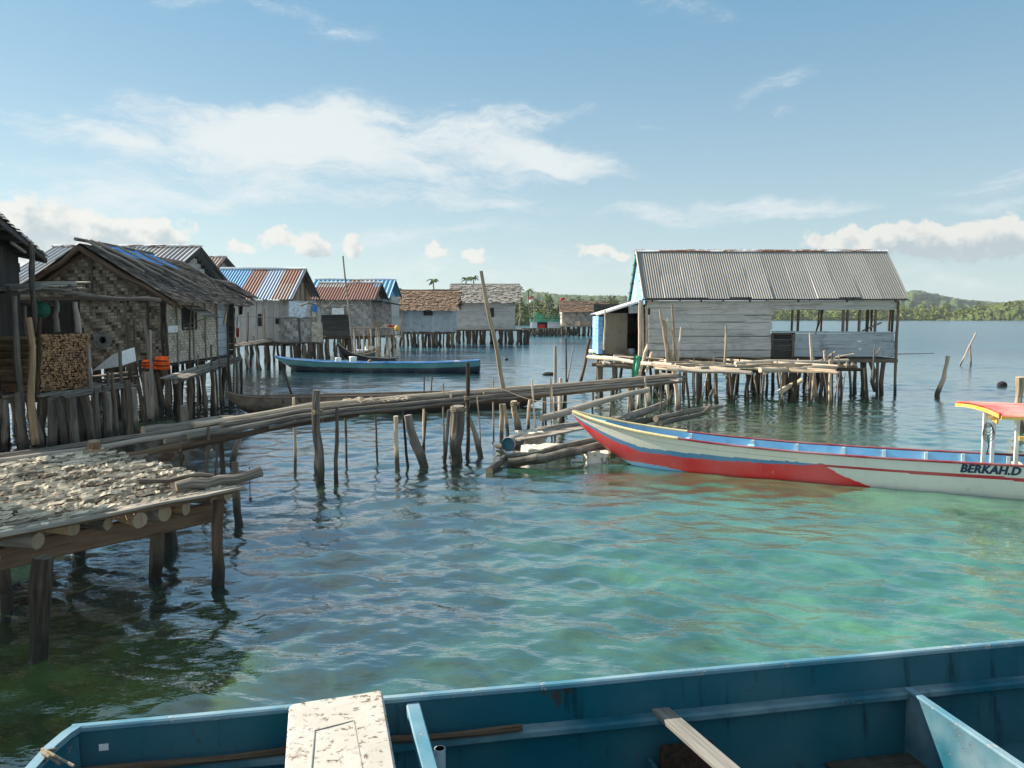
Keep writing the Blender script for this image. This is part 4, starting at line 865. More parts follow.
# ------------------------------------------------------------------ generic stilt house for the ones farther off
def stilt(name, label, Y, px0, px1, ytop, yfloor, dep, wallm, wall='weave', cell=.16, ybase=None, np_=9, nr=3, pr=(.07, .12), seed=300):
    zf, zt = Z(yfloor, Y), Z(ytop, Y); x0, x1 = X(px0, Y), X(px1, Y)
    root = empty(name, ((x0+x1)/2, Y+dep/2, 0), label, 'house')
    w = MB(seed)
    if wall == 'weave': w.weave((x0, Y, zf), (1, 0, 0), (0, 0, 1), x1-x0, zt-zf, cell, (.38, .62), .13)
    elif wall == 'up': w.planks((x0, Y, zf), (1, 0, 0), (0, 0, 1), x1-x0, zt-zf, .3, .03, .01, .03, across=True)
    else: w.planks((x0, Y, zf), (1, 0, 0), (0, 0, 1), x1-x0, zt-zf, .3, .03, .012, .03, pieces=2)
    w.build('front_wall', wallm, root)
    w = MB(seed+1)
    for o, U, L in (((x1, Y+.04, zf), (0, 1, 0), dep), ((x0, Y+.04, zf), (0, 1, 0), dep), ((x0, Y+dep, zf), (1, 0, 0), x1-x0)): w.planks(o, U, (0, 0, 1), L, zt-zf, .3, .03)
    w.build('side_wall', wallm, root)
    w = MB(seed+2); w.planks((x0-.15, Y-.25, zf-.06), (1, 0, 0), (0, 1, 0), x1-x0+.3, dep+.4, .3, .05)
    w.log((x0-.2, Y-.2, zf-.14), (x1+.2, Y-.2, zf-.14), .07, .07); w.build('floor', M['pile'], root)
    piles(root, rows_of(x0-.05, x1+.05, np_, Y-.1, Y+dep, nr, seed), zf-.1, pr, seed=seed+3, lean=.2)
    return root, x0, x1, zf, zt
def ridge_roof(root, x0, x1, yr, zr, ye, ze, yb, zb_, kind, m, sheets=None, seed=1, period=.25, row=.22, strip=.22, sheet_w=1.0, gable=None, rust_ridge=None):
    d, e = V((0, ye-yr, ze-zr)), V((0, yb-yr, zb_-zr)); w = MB(seed)
    if kind == 'zinc': w.corrugated((x0, yr, zr), (1, 0, 0), d, x1-x0, d.length, period, period*.12, sheets, sheet_w, 4, sub=6, ragged=.05)
    else: w.thatch((x0, yr, zr), (1, 0, 0), d, x1-x0, d.length, row, strip, row*.3)
    rf = w.build('roof', m, root, kind == 'zinc'); w = MB(seed+1)
    if kind == 'zinc': w.corrugated((x0, yr, zr), (1, 0, 0), e, x1-x0, e.length, period, period*.12, sheets, sheet_w, 2, sub=6)
    else: w.thatch((x0, yr, zr), (1, 0, 0), e, x1-x0, e.length, row, strip, row*.3)
    w.build('rear_slope', m, rf, kind == 'zinc')
    w = MB(seed+2); w.log((x0-.03, yr, zr+.02), (x1+.03, yr, zr+.02), .09, .09, 7, 6, .02, 0); w.build('ridge_cap', rust_ridge or m, rf)
    for xx in (x1-.03, x0+.03):
        w = MB(seed+3)
        for dd in (d, e): w.beam((xx, yr, zr-.09), V((xx, yr, zr-.09))+dd, .05, .16, (0, .5, 1))
        w.build('bargeboard', M['plankd'], rf)
    n = 16; gm = gable or M['bambg']
    for xx in (x1-.55, x0+.4):
        w = MB(seed+4)
        for i in range(n):
            y0, y1 = ye+.3+(yb-ye-.6)*i/n, ye+.3+(yb-ye-.6)*(i+1)/n; ym = (y0+y1)/2
            hh = zr-.1-(abs(ym-yr)*((zr-ze)/(yr-ye) if ym < yr else (zr-zb_)/(yb-yr)))
            if hh > min(ze, zb_)-.25: w.beam((xx, ym, min(ze, zb_)-.3), (xx, ym, hh), y1-y0-.01, .03, (1, 0, 0))
        w.build('gable', gm, root)
    return rf
# blue and rust striped roof
hc, x0, x1, zf, zt = stilt('striped_roof_house', 'white walled stilt house under a roof of blue, zinc and rust striped sheets', 43.5, 236, 291, 300, 342, 5.2, M['white'], 'up', np_=8, nr=2, seed=310)
piles(hc, rows_of(X(291, 43), X(322, 43), 6, 42.3, 46, 3, 318), zf-.1, (.07, .12), seed=319)
cs = [(.07, .25, .46), (.17, .065, .04), (.22, .29, .40), (.20, .075, .045), (.25, .32, .42), (.24, .30, .40)]
def shc(i, v): 
    k = min(5, int(i*5.2/6)); c = cs[k]
    return (.22, .15, .12) if k == 3 and v > .45 else c
rfC = ridge_roof(hc, X(222, 46), X(307.5, 46), 46.2, Z(269, 46.2), 43.0, Z(299.5, 43), 49.3, Z(297, 49.3), 'zinc', M['mixed'], shc, 320, .17, sheet_w=.98, gable=M['bambb'])
w = MB(330); w.weave((X(279, 43.0), 43.0, zf), (1, 0, 0), (0, 0, 1), X(315, 43)-X(279, 43), Z(317, 43)-zf, .16, (.30, .55), .12); w.log((X(279, 43), 42.95, Z(317, 43)), (X(322, 43), 42.95, Z(316.5, 43)), .04, .04); w.beam((X(279, 43), 42.95, zf-.03), (X(322, 43), 42.95, zf-.03), .1, .1); w.build('balcony_panel', M['bambg'], hc)
w = MB(331); w.weave((X(312, 42.9), 42.9, zf+.03), (1, 0, 0), (0, 0, 1), .62, 1.1, .14, (.45, .6), .1); w.build('balcony_gate', M['bambl'], hc)
w = MB(332)
for px in (282, 300, 312, 318): w.log((X(px, 43), 42.97, zf-.5), (X(px, 43), 42.97, Z(306, 43)), .06, .05, 6, 4, .03)
w.build('balcony_posts', M['grey'], hc)
w = MB(333); w.box((X(259, 43.4), 43.36, Z(326, 43.4)), (X(262, 43.4), 43.48, Z(314, 43.4)), 0); w.build('window', M['dark'], hc)
w = MB(334); w.planks((X(236, 43), 42.2, zf-.02), (1, 0, 0), (0, 1, 0), X(322, 43)-X(236, 43), 1.3, .2, .04); w.build('balcony_floor', M['pile'], hc)
o = cloth('patterned_sheet', 289, 302, 308, 317, 42.85, M['pattern'] if 'pattern' in M else M['wgrey'], 'pale blue patterned sheet hung over the balcony rail', 335); o['category'] = 'bedding'
cloth('blue_cloth', 312, 304, 318, 312, 42.9, M['tarp'], 'dark blue cloth hanging right of the patterned sheet', 336)['category'] = 'cloth'
cloth('dark_bag', 275.5, 318, 279.5, 324, 42.9, M['dark'], 'dark bag hanging at the left end of the balcony', 337)['category'] = 'bag'
stake('line_post', 264, 308, 265, 342, .05, 'pale post in front of the white wall, right of its narrow window', 'pale', Y=42.2)
b = MB(338); b.log(at_y(238, 317, 42.4), at_y(281, 317, 42.6), .03, .03, 6, 5, .03); b.build('washing_rail', M['grey'], hc)
b = MB(339); b.log(at_y(300, 306, 41.5), at_y(352, 305, 44), .05, .04, 7, 8, .15); b.log(at_y(308, 302, 41.6), at_y(340, 307, 42), .04, .03, 7, 8, .2); tag(b.build('bent_pole', M['grey'], None, org=at_y(325, 305, 42)), 'bent pole sticking out sideways from the balcony of the striped roof house', 'pole')
for a, lb in (((253, 336, 261, 370, .07), 'pale leaning prop left of the blue boat tip'), ((246, 350, 250, 372, .06), 'upright grey stake left of the blue boat tip')): stake('prop', *a, lb, 'grey')
b = MB(340)
for k in range(3): b.beam(at_y(234, 347-k, 38+k*.3), at_y(270, 341-k, 42+k*.2), .3, .05)
tag(b.build('gangplank', M['grey'], None, org=at_y(250, 345, 40)), 'rough plank leading to the floor of the white walled house', 'plank')
# little gable roof peeping up behind
hx, x0, x1, zf, zt = stilt('peeping_house', 'small house with rust edged gable peeping between the zinc roof and the striped roof', 56, 214, 236, 275, 338, 4, M['white'], 'up', np_=4, nr=2, seed=345)
ridge_roof(hx, X(206, 58), X(229.5, 58), 58, Z(257, 58), 55.4, Z(273, 55.4), 60.6, Z(271, 60.6), 'zinc', M['rusty'], lambda i, v: (.25, .18, .15), 350, gable=M['white'])
# rusty roofed house
hd, x0, x1, zf, zt = stilt('rusty_roof_house', 'stilt house with rust brown roof and speckled plaited walls', 53, 322, 372, 299, 336, 4.2, M['bambg'], 'weave', .17, np_=8, nr=2, seed=360)
def shd(i, v): return [(.16, .055, .035), (.15, .05, .03), (.19, .075, .045), (.17, .06, .04)][i % 4] if v > .2 else [(.26, .25, .23), (.18, .07, .04), (.13, .24, .34), (.17, .06, .04), (.17, .06, .04), (.28, .26, .24)][i*5 % 6]
ridge_roof(hd, X(319, 55), X(382.5, 55), 55.3, Z(283, 55.3), 52.6, Z(299.5, 52.6), 58.2, Z(299, 58.2), 'zinc', M['rusty'], shd, 370, .19)
w = MB(380); w.weave((X(372, 53.6), 53.6, Z(334, 53.6)), (1, 0, 0), (0, 0, 1), X(392, 53.6)-X(372, 53.6), Z(303, 53.6)-Z(334, 53.6), .17, (.28, .45), .1); w.build('side_room', M['bambg'], hd)
w = MB(381); w.thatch((X(373, 53.2), 53.2, Z(300, 53.2)), (0, 1, 0), V((1.55, 0, -.32)), 4, 1.6, .3, .3, .05); w.build('side_room_roof', M['thatchd'], hd)
w = MB(382); w.planks((X(322, 52.8), 52.8, zf), (1, 0, 0), (0, 0, 1), X(350, 52.8)-X(322, 52.8), Z(315, 52.8)-zf, .4, .03); w.build('dark_skirt', M['plankd'], hd)
w = MB(383); w.planks((X(333, 52.7), 52.7, Z(314.5, 52.7)), (1, 0, 0), (0, 0, 1), .8, .5, .25, .03); w.build('window_panel', M['whitec'], hd)
# blue patched roof behind it
he, x0, x1, zf, zt = stilt('blue_patched_house', 'house behind the rust brown roof, its ridge patched with blue sheets', 62, 318, 392, 296, 335, 4, M['white'], 'up', np_=6, nr=2, seed=390)
ridge_roof(he, X(312, 63), X(394, 63), 64.5, Z(279.5, 64.5), 61, Z(298, 61), 68, Z(297, 68), 'zinc', M['mixed'], lambda i, v: [(.12, .32, .50), (.10, .30, .48), (.35, .36, .36), (.14, .34, .52), (.20, .12, .09)][i*3 % 5], 400, .35, gable=M['blue_p'])
# brown thatched hut
hf, x0, x1, zf, zt = stilt('thatched_hut', 'long hut with thick brown thatch and pale board wall, standing on many thin stilts', 74, 395, 453, 309, 332, 4.6, M['plankb'], 'up', np_=13, nr=2, pr=(.08, .15), seed=410)
rfF = ridge_roof(hf, X(392.5, 76), X(459, 76), 76.3, Z(290.5, 76.3), 73.3, Z(310, 73.3), 79.2, Z(309, 79.2), 'thatch', M['thatchb'], None, 420, row=.26, strip=.26)
w = MB(430); w.box((X(424, 73.9), 73.85, Z(315.5, 74)), (X(433, 73.9), 73.97, Z(311, 74)), 0); w.build('vent', M['dark'], hf)
w = MB(431)
for px in (396, 399, 402): w.log((X(px, 73.6), 73.6, zf-.5), (X(px, 73.6), 73.6, zt), .09, .08, 6, 3, .03)
w.build('corner_post', M['pale'], hf)
# grey house behind with a slipping grey roof
hg, x0, x1, zf, zt = stilt('grey_board_house', 'tall grey board house with faded thatch right of the brown thatched hut', 84, 452, 515, 300, 329, 6, M['plankw'], 'h', np_=11, nr=2, pr=(.12, .2), seed=440)
ridge_roof(hg, X(450, 86), X(519.5, 86), 87, Z(284.5, 87), 83.2, Z(302.5, 83.2), 91, Z(301, 91), 'thatch', M['thatchg'], None, 450, row=.3, strip=.3)
w = MB(460); w.box((X(490, 83.9), 83.9, Z(317, 84)), (X(494, 83.9), 83.99, Z(308, 84)), 0); w.build('window', M['dark'], hg)
w = MB(461); w.planks((X(454, 80.5), 80.5, zf-.03), (1, 0, 0), (0, 1, 0), X(528, 81)-X(454, 81), 2.6, .3, .05); w.build('walkway', M['grey'], hg)
piles(hg, [(X(518, 81), 81), (X(521, 81), 81.5), (X(525, 81), 81.1), (X(527.5, 81), 81.6)], zf-.05, (.14, .2), seed=463)
# far thatched hut on the right
hh, x0, x1, zf, zt = stilt('small_thatched_hut', 'small far hut with brown thatch, half hidden by the blue lean-to', 122, 562, 606, 311.5, 325.5, 5, M['bambg'], 'weave', .35, np_=10, nr=2, pr=(.12, .2), seed=470)
ridge_roof(hh, X(558.5, 124), X(606, 124), 125, Z(301.5, 125), 121, Z(312, 121), 129, Z(311, 129), 'thatch', M['thatchb'], None, 480, row=.35, strip=.35)
w = MB(490); w.planks((X(548, 120), 119.5, zf-.1), (1, 0, 0), (0, 1, 0), X(606, 120)-X(548, 120), 2.2, .5, .08); w.planks((X(575, 121), 120.8, zf), (1, 0, 0), (0, 0, 1), 4.6, .7, .35, .05, across=True); w.build('verandah', M['pale'], hh)
# table-like racks before the rust brown house
rt = empty('drying_rack', (X(372, 50), 50, 0), 'low pale pole rack before the speckled house, loaded with boxes', 'rack')
zt_ = Z(328, 50)
w = MB(495)
for k in range(5): w.log((X(351, 50), 49.6+k*.25, zt_), (X(398, 50), 49.6+k*.25, zt_+.02), .05, .05, 6, 6, .02)
w.build('top_poles', M['pale'], rt); piles(rt, rows_of(X(352, 50), X(398, 50), 9, 49.6, 50.6, 2, 496), zt_, (.025, .045), seed=497, mat_=M['pale'])
for px, wd, hh_, m, lb in ((377, 6, 6.5, 'cut', 'pale wooden box, tallest on the pole rack'), (386, 5, 3, 'pale', 'low pale bundle in the middle of the pole rack'), (391.5, 4, 2.5, 'redc', 'small red bundle on the pole rack')):
    b = MB(px); p = at_y(px, 328, 50); s = 50/F; b.box((p.x-wd*s/2, 49.7, p.z), (p.x+wd*s/2, 50.2, p.z+hh_*s), m=0, ch=.03); b.beam((p.x-wd*s/2-.01, 49.95, p.z+hh_*s+.015), (p.x+wd*s/2+.01, 49.95, p.z+hh_*s+.015), .5, .03); tag(b.build('box', M[m], None, org=p), lb, 'box')
b = MB(498); p = at_y(397, 331, 49.5); b.sweep([p+V((0, 0, i*.06)) for i in range(7)], lambda i: [(math.cos(j*.785)*(.15 if 0 < i < 5 else .09), math.sin(j*.785)*(.15 if 0 < i < 5 else .09)) for j in range(8)]); tag(b.build('jerrycan', M['yellowp'], None, True, org=p), 'yellow jerrycan at the right end of the pole rack', 'can')
# ------------------------------------------------------------------ drying platform, front left
pf = empty('drying_platform', (-4.6, 8, 0), 'bamboo platform of rough bleached slats on log posts, front left', 'platform')
zp_ = 1.05
A, B_, C_, D_ = at_z(-60, 547, zp_), at_z(239, 488, zp_), at_z(100, 449, zp_), at_z(-90, 476, zp_)   # near left, near right, back right, back left
E_ = at_z(166, 462, zp_)
def quadpt(u, v): return (A.lerp(B_, u)).lerp(D_.lerp(C_, u), v)
w = MB(501); g = w.rg
Ud = (B_-A).normalized(); 
# slats run parallel with the long edge, each short, curled and ragged
rows = 37
for j in range(rows):
    v = (j+.5)/rows; p, q = quadpt(0, v), quadpt(1, v); L = (q-p).length; s = g.uniform(-.4, 0)
    e = .02*math.sin(j*1.7)
    while s < L:
        ln = g.uniform(.08, .26); wd = g.uniform(.058, .086); h = g.uniform(.001, .007)+(.007 if j % 3 else -.004)
        if s > -.2 and s+ln*.5 < L+.06*g.random():
            c = p+(q-p)*((s+ln/2)/L)+V((g.uniform(-.02, .02), g.uniform(-.02, .02), h)); d = (q-p).normalized(); d.rotate(Matrix.Rotation(g.uniform(-.13, .13), 3, 'Z'))
            n_ = V((-d.y, d.x, 0)); tz = g.uniform(-.012, .012); cu = g.uniform(-.002, .008); K = 5; ring = []; rr = g.random()
            for k in range(K+1):
                a = k/K-.5; ww = wd*(.5-.32*abs(a)**1.5*2*g.uniform(.7, 1.3))*g.uniform(.75, 1.2)
                m_ = c+d*(a*ln)+V((0, 0, a*tz+cu*(1-4*a*a)+g.uniform(-.006, .006)))
                ring.append((m_-n_*ww*g.uniform(.8, 1.2)+V((0, 0, g.uniform(-.009, .002))), m_+V((0, 0, .012+g.uniform(0, .012))), m_+n_*ww*g.uniform(.8, 1.2)+V((0, 0, g.uniform(-.009, .002)))))
            b0 = w.add([x for r3 in ring for x in r3])
            for k in range(K):
                for i in range(2):
                    a0 = b0+k*3+i; w.face((a0, a0+3, a0+4, a0+1), [(i*.1, k/K*ln), (i*.1, (k+1)/K*ln), (i*.1+.1, (k+1)/K*ln), (i*.1+.1, k/K*ln)], rr)
        s += ln*g.uniform(.78, 1.1)
w.build('slats', M['flake'], pf)
w = MB(502)
for j in range(26):
    v = (j+.5)/26; w.log(quadpt(-.02, v)-V((0, 0, .035)), quadpt(1.0+g.uniform(-.02, .015), v)-V((0, 0, .035)), .032, .03, 6, 6, .012)
w.build('under_slats', M['brown'], pf)
n_in = V((-Ud.y, Ud.x, 0))
w = MB(503); w.beam(A+n_in*.02-V((0, 0, .0)), B_+n_in*.02+Ud*.05, .11, .025, warp=.006, n=6); w.beam(A+n_in*.11-V((0, 0, -.01)), B_+n_in*.11, .07, .02, warp=.006, n=6); w.build('edge_slats', M['grey'], pf)
for i, (px, py, L) in enumerate([(38, 541, .55), (74, 529, .7), (108, 524, .6), (140, 520, .5), (165, 513, .75), (186, 509, .6), (214, 500, .7), (228, 495, .4), (-6, 560, .6)]):
    e = at_z(px, py, zp_-.13); b = MB(510+i); rr = rng.uniform(.055, .075) if px not in (165,) else .085
    dd = (n_in*1.0+Ud*rng.uniform(-.5, -.1)).normalized()
    b.log(e, e+dd*2.3+V((0, 0, .0)), rr, rr, 10, 6, .015, m=0, mcap=1, lump=.08); b.build('joist', [M['warm'] if i % 2 else M['grey'], M['cut']], pf)
w = MB(520); w.beam(at_z(-60, 547, zp_)+n_in*.42-V((0, 0, .30)), at_z(240, 488, zp_)+n_in*.42-V((0, 0, .30)), .10, .20, (0, 0, 1), warp=.008, n=5); w.build('front_beam', M['brown'], pf)
w = MB(521); w.log(at_z(-80, 500, zp_-.2), at_z(170, 466, zp_-.2), .08, .07, 8, 6, .02); w.build('rear_beam', M['brown'], pf)
for a, m in (((43, 557, 34, 660, .10), 'pile'), ((158, 528, 155, 578, .085), 'pile'), ((219, 500, 216, 586, .075), 'brown')): stake_part(pf, *a, m=m, name='post', wob=.25)
piles(pf, [(-5.2, 9.0), (-6.3, 8.2), (-4.9, 7.2), (-7.2, 8.6), (-4.2, 9.2)], zp_-.2, (.07, .09), seed=530, lean=.08)
w = MB(522); w.log(at_z(176, 487, zp_+.06), at_z(261, 471, zp_+.12), .055, .06, 9, 6, .03, m=0, mcap=1); w.log(at_z(140, 481, zp_+.05), at_z(214, 476, zp_+.08), .03, .025, 8, 5, .02)
w.build('loose_log', [M['grey'], M['cut']], pf)
b = MB(523)
b.log(at_y(94, 454, 10.05), at_y(94, 441, 10.05), .085, .08, 10, 3, .01, m=0, mcap=1); b.log(at_y(92, 457, 9.85)-V((.1, 0, 0)), at_y(92, 457, 9.85)+V((.14, .05, .01)), .085, .08, 10, 2, 0, m=0, mcap=1)
b.build('bollard', [M['warm'], M['cut']], pf)
b = MB(524); b.tube([at_y(250, 489, 8.3)+V((0, 0, .25)), at_y(250, 494, 8.3), at_y(250, 499, 8.3)], .006, 4); b.poly([at_y(248.5, 498, 8.3), at_y(252, 497, 8.32), at_y(251.5, 503, 8.3), at_y(249.5, 502, 8.28)]); b.build('hanging_scrap', M['pile'], pf)

# ------------------------------------------------------------------ long pole footbridge
fb = empty('pole_footbridge', (-1.0, 15.3, 0), 'long crooked footbridge of poles running from the platform to the plank house deck', 'footbridge')
wl = [((-60, 470), 9.0, 1.05), ((0, 460.5), None, 1.06), ((100, 447), None, 1.06), ((185, 432.5), None, 1.10), ((318, 408.5), None, 1.16), ((460, 395.5), None, 1.12), ((560, 387.5), None, 1.10), ((682, 376.5), None, 1.12)]
ctr = [at_z(*p, z) for p, _, z in wl]
def along(t, side, dz=0.0):
    k = t*(len(ctr)-1); i = min(len(ctr)-2, max(0, int(k))); p = ctr[i].lerp(ctr[i+1], k-i); d = (ctr[min(i+2, len(ctr)-1)]-ctr[max(0, i-1)]).normalized()
    return p+V((d.y, -d.x, 0)).normalized()*side+V((0, 0, dz))
def bpole(t0, t1, side, dz, r, m, n=8, side1=None):
    s1 = side if side1 is None else side1
    b = MB(int(t0*1000+side*77+dz*991)); g = b.rg; K = 10
    path = [along(t0+(t1-t0)*i/K, side+(s1-side)*i/K+g.uniform(-.012, .012), dz+g.uniform(-.012, .012)) for i in range(K+1)]
    rad = [r*(1-.22*i/K)*g.uniform(.93, 1.06) for i in range(K+1)]
    b.sweep(path, lambda i: [(math.cos(6.2832*j/n)*rad[i], math.sin(6.2832*j/n)*rad[i]) for j in range(n)], None, mcap=1); return b.build('walking_pole', [M[m], M['cut']], fb)
for a in [(.02, .52, -.14, .0, .075, 'grey'), (.0, .50, .02, .0, .075, 'grey'), (.44, .86, -.12, .02, .08, 'pale'), (.46, .9, .05, .015, .075, 'grey'), (.42, .98, .18, .0, .075, 'grey'), (.70, 1.0, -.05, .03, .08, 'pale'), (.74, 1.0, .10, .02, .07, 'grey'), (.5, .8, .27, -.03, .05, 'grey'), (.78, .99, .22, -.02, .055, 'grey')]:
    bpole(a[0], a[1], a[2]*1.1, a[3]*1.6-a[2]*.22, a[4]*.62, a[5])
b = MB(540); b.log(at_z(143, 431, 1.02), at_z(234, 419, 1.06), .085, .07, 9, 6, .02, m=0, mcap=1); b.log(at_z(234, 421, 1.06), at_z(318, 404, 1.14), .075, .06, 9, 6, .02, m=0, mcap=1); b.build('rear_pole', [M['grey'], M['cut']], fb)
for a, i in (((.40, .60, .22, -.16, .055), 0), ((.26, .46, .2, -.15, .06), 1), ((.58, .8, .2, -.13, .05), 2), ((.8, 1.0, .16, -.12, .06), 3)):
    q = bpole(*a, 'brown'); q.name = 'lower_pole'
b = MB(541); b.log(at_z(541, 418, .55), at_z(648, 390, 1.0), .09, .06, 9, 6, .03, m=0, mcap=1); b.build('lower_pole', [M['grey'], M['cut']], fb)
posts = [(184, 406, 187, 478, .095, 'grey'), (222, 417, 222, 490, .055, 'pile'), (240, 434, 233, 466, .07, 'grey'), (235, 462, 238, 522, .065, 'pile'), (317, 390, 318, 482, .085, 'grey'), (337, 407, 337, 483, .04, 'pile'), (396, 416, 396, 468, .055, 'pale'), (403, 412, 407, 467, .03, 'pile'), (408, 415, 424, 468, .10, 'grey'), (426, 412, 423, 453, .03, 'pile'), (449, 410, 444, 463, .045, 'grey'), (458, 406, 459, 461, .15, 'grey'), (468, 362, 467, 458, .045, 'pile'), (467, 412, 480, 457, .07, 'grey'), (501, 404, 501, 441, .055, 'pale'), (504, 404, 507, 434, .055, 'pale'), (514, 401, 518, 434, .10, 'pale'), (530, 400, 528, 433, .055, 'pale'), (561, 378, 560, 427, .065, 'pale'), (565, 388, 563, 427, .05, 'pile'), (593, 384, 592, 409, .04, 'pile'), (628, 388, 632, 413, .09, 'pale'), (639, 390, 638, 412, .06, 'pale'), (648, 384, 649, 408, .09, 'pale'), (674, 368, 677, 412, .085, 'pale'), (660, 380, 661, 404, .05, 'grey'), (667, 382, 668, 406, .06, 'pale'), (686, 372, 690, 412, .05, 'pile'), (184, 447, 182, 478, .07, 'pile'), (123, 452, 124, 470, .07, 'pale'), (424, 376, 424, 400, .03, 'pile'), (432, 377, 431, 402, .035, 'pile'), (545, 395, 546, 424, .04, 'grey'), (655, 390, 665, 406, .045, 'grey'), (672, 390, 670, 404, .04, 'pile')]
g = random.Random(55)
for k in range(22):
    t_ = g.uniform(.42, .99); p_ = along(t_, g.choice((-.3, .28))+g.uniform(-.08, .08)); px_ = 512+F*p_.x/p_.y; yb_ = 318+EYE*F/p_.y+g.uniform(-3, 3); yt_ = 318+(EYE-p_.z)*F/p_.y
    posts.append((px_+g.uniform(-5, 5), yt_+g.choice((-12, 2, 3, -4)), px_, yb_, g.uniform(.018, .034), g.choice(('pile', 'grey', 'pale'))))
for a in posts: stake_part(fb, *a[:5], m=a[5], name='post', wob=.35)
for px in (187, 318, 398, 459, 515, 562, 630, 668): 
    p = min((along(t/200, 0) for t in range(201)), key=lambda q: abs(512+F*q.x/q.y-px)); b = MB(px); b.log(p+V((-.26, -.36, -.10)), p+V((.26, .36, -.10)), .04, .035, 7, 3, .01); b.build('crosspiece', M['grey'], fb)
b = MB(543); p = along(.62, .1, .08)
for k in range(9): q = p+V((rng.uniform(-.5, .5), rng.uniform(-.4, .4), 0)); b.tube([q+V((math.cos(a*.7+k)*.16, math.sin(a*.7+k)*.13, .01+.02*math.sin(a*2.1))) for a in range(9)], .008, 4)
b.build('twine', M['pale'], fb)
b = MB(544); b.tube([at_y(500, 388, 17)+V((0, 0, -.15*math.sin(i/8*3.14)))+(at_y(581, 401, 15.2)-at_y(500, 388, 17))*(i/8) for i in range(9)], .008, 4); tag(b.build('mooring_line', M['rope'], None, org=at_y(540, 395, 16)), 'thin line from the footbridge to the tip of the red and white boat', 'rope')
b = MB(545)
for k in range(5): b.beam(at_y(646+k*4.5, 358+k*5.2, 26-k*1.1), at_y(664+k*3.6, 359+k*5.4, 25.9-k*1.1), .5, .035, (0, 0, 1))
b.build('boards', M['pale'], fb)
# ------------------------------------------------------------------ poles standing free in the water
for i, a in enumerate([(481, 271, 505, 398, .052, 'very tall crooked pole leaning over the middle of the footbridge', 'pale', 17.4), (343, 256, 353, 352, .05, 'very thin tall bent rod rising before the speckled house', 'grey', 40), (555, 346, 556, 412, .055, 'tall upright pole behind the footbridge', 'grey', None), (566, 338, 566, 408, .035, 'thin dark pole between the upright and the two leaning ones', 'pile', None), (574, 345, 567, 384, .03, 'thin twig leaning right of the dark pole', 'grey', None), (590, 339, 580, 384, .075, 'stout reddish pole leaning right, nearest the lean-to', 'brown', None), (457, 348, 452, 402, .0, '', '', None), (948, 356, 938, 396, .09, 'bent pale stake standing alone left of the two crossed ones', 'pale', None), (976, 333, 960, 365, .06, 'long pole of the crossed pair out in the bay', 'pale', None), (970, 345, 971, 366, .055, 'short upright pole of the crossed pair out in the bay', 'grey', None), (1020, 377, 1020, 432, .11, 'thick pale post behind the red canopy', 'pale', None), (283, 368, 293, 398, .05, 'dark bent stake between the blue boat and the dugout', 'pile', None), (431, 377, 430, 401, .0, '', '', None)]):
    if a[4]: stake('pole', *a[:5], a[5], a[6], a[7])
# ------------------------------------------------------------------ raft of driftwood and floats
rf_ = empty('driftwood_raft', (1.0, 16, 0), 'low raft of driftwood planks and logs beside the painted bow', 'raft')
b = MB(560)
for k in range(6): b.beam(at_z(516+k*5, 440-k*2.4, .30), at_z(606+k*5, 424-k*1.7, .34), .26, .04, warp=.01)
b.build('planks', M['grey'], rf_)
def drift(pts, r0, r1, seed, m='grey'):
    b = MB(seed); g = b.rg; P = [at_z(x, y, z) for x, y, z in pts]; Q = []
    for i in range(len(P)-1):
        for k in range(4): Q.append(P[i].lerp(P[i+1], k/4)+V((g.uniform(-.012, .012), g.uniform(-.012, .012), g.uniform(-.012, .012))))
    Q.append(P[-1]); n = len(Q); rad = [(r0+(r1-r0)*i/(n-1))*g.uniform(.9, 1.1) for i in range(n)]
    b.sweep(Q, lambda i: [(math.cos(.628*j)*rad[i]*(1+.08*math.sin(j*2.3+i)), math.sin(.628*j)*rad[i]) for j in range(10)], None, mcap=1); b.build('log', [M[m], M['cut']], rf_)
drift([(489, 471, .03), (505, 459, .12), (530, 455, .2), (580, 443, .3), (645, 428, .36)], .075, .07, 561)
drift([(508, 463, .10), (545, 458, .2), (590, 448, .27), (655, 434, .33)], .095, .085, 562)
drift([(497, 446, .08), (530, 450, .14), (575, 449, .12)], .06, .05, 563)
drift([(600, 428, .3), (664, 404, .34)], .11, .09, 564); drift([(655, 419, .28), (690, 411, .30), (722, 406, .36)], .085, .05, 565); drift([(660, 424, .25), (705, 413, .28)], .07, .05, 566); drift([(628, 424, .22), (676, 414, .26)], .08, .07, 567)
b = MB(570); b.beam(at_z(572, 453, .16), at_z(612, 443, .2), .3, .05); b.beam(at_z(585, 449, .2), at_z(622, 440, .22), .25, .05); b.build('side_planks', M['pale'], rf_)
b = MB(571); b.log(at_y(711, 405, 18.3), at_y(708, 408, 18.3)-V((.1, 0, .1)), .03, .03); b.log(at_z(708, 408, .3), at_y(713, 390, 18.2), .045, .04, wob=.02); b.build('stub', M['grey'], rf_)
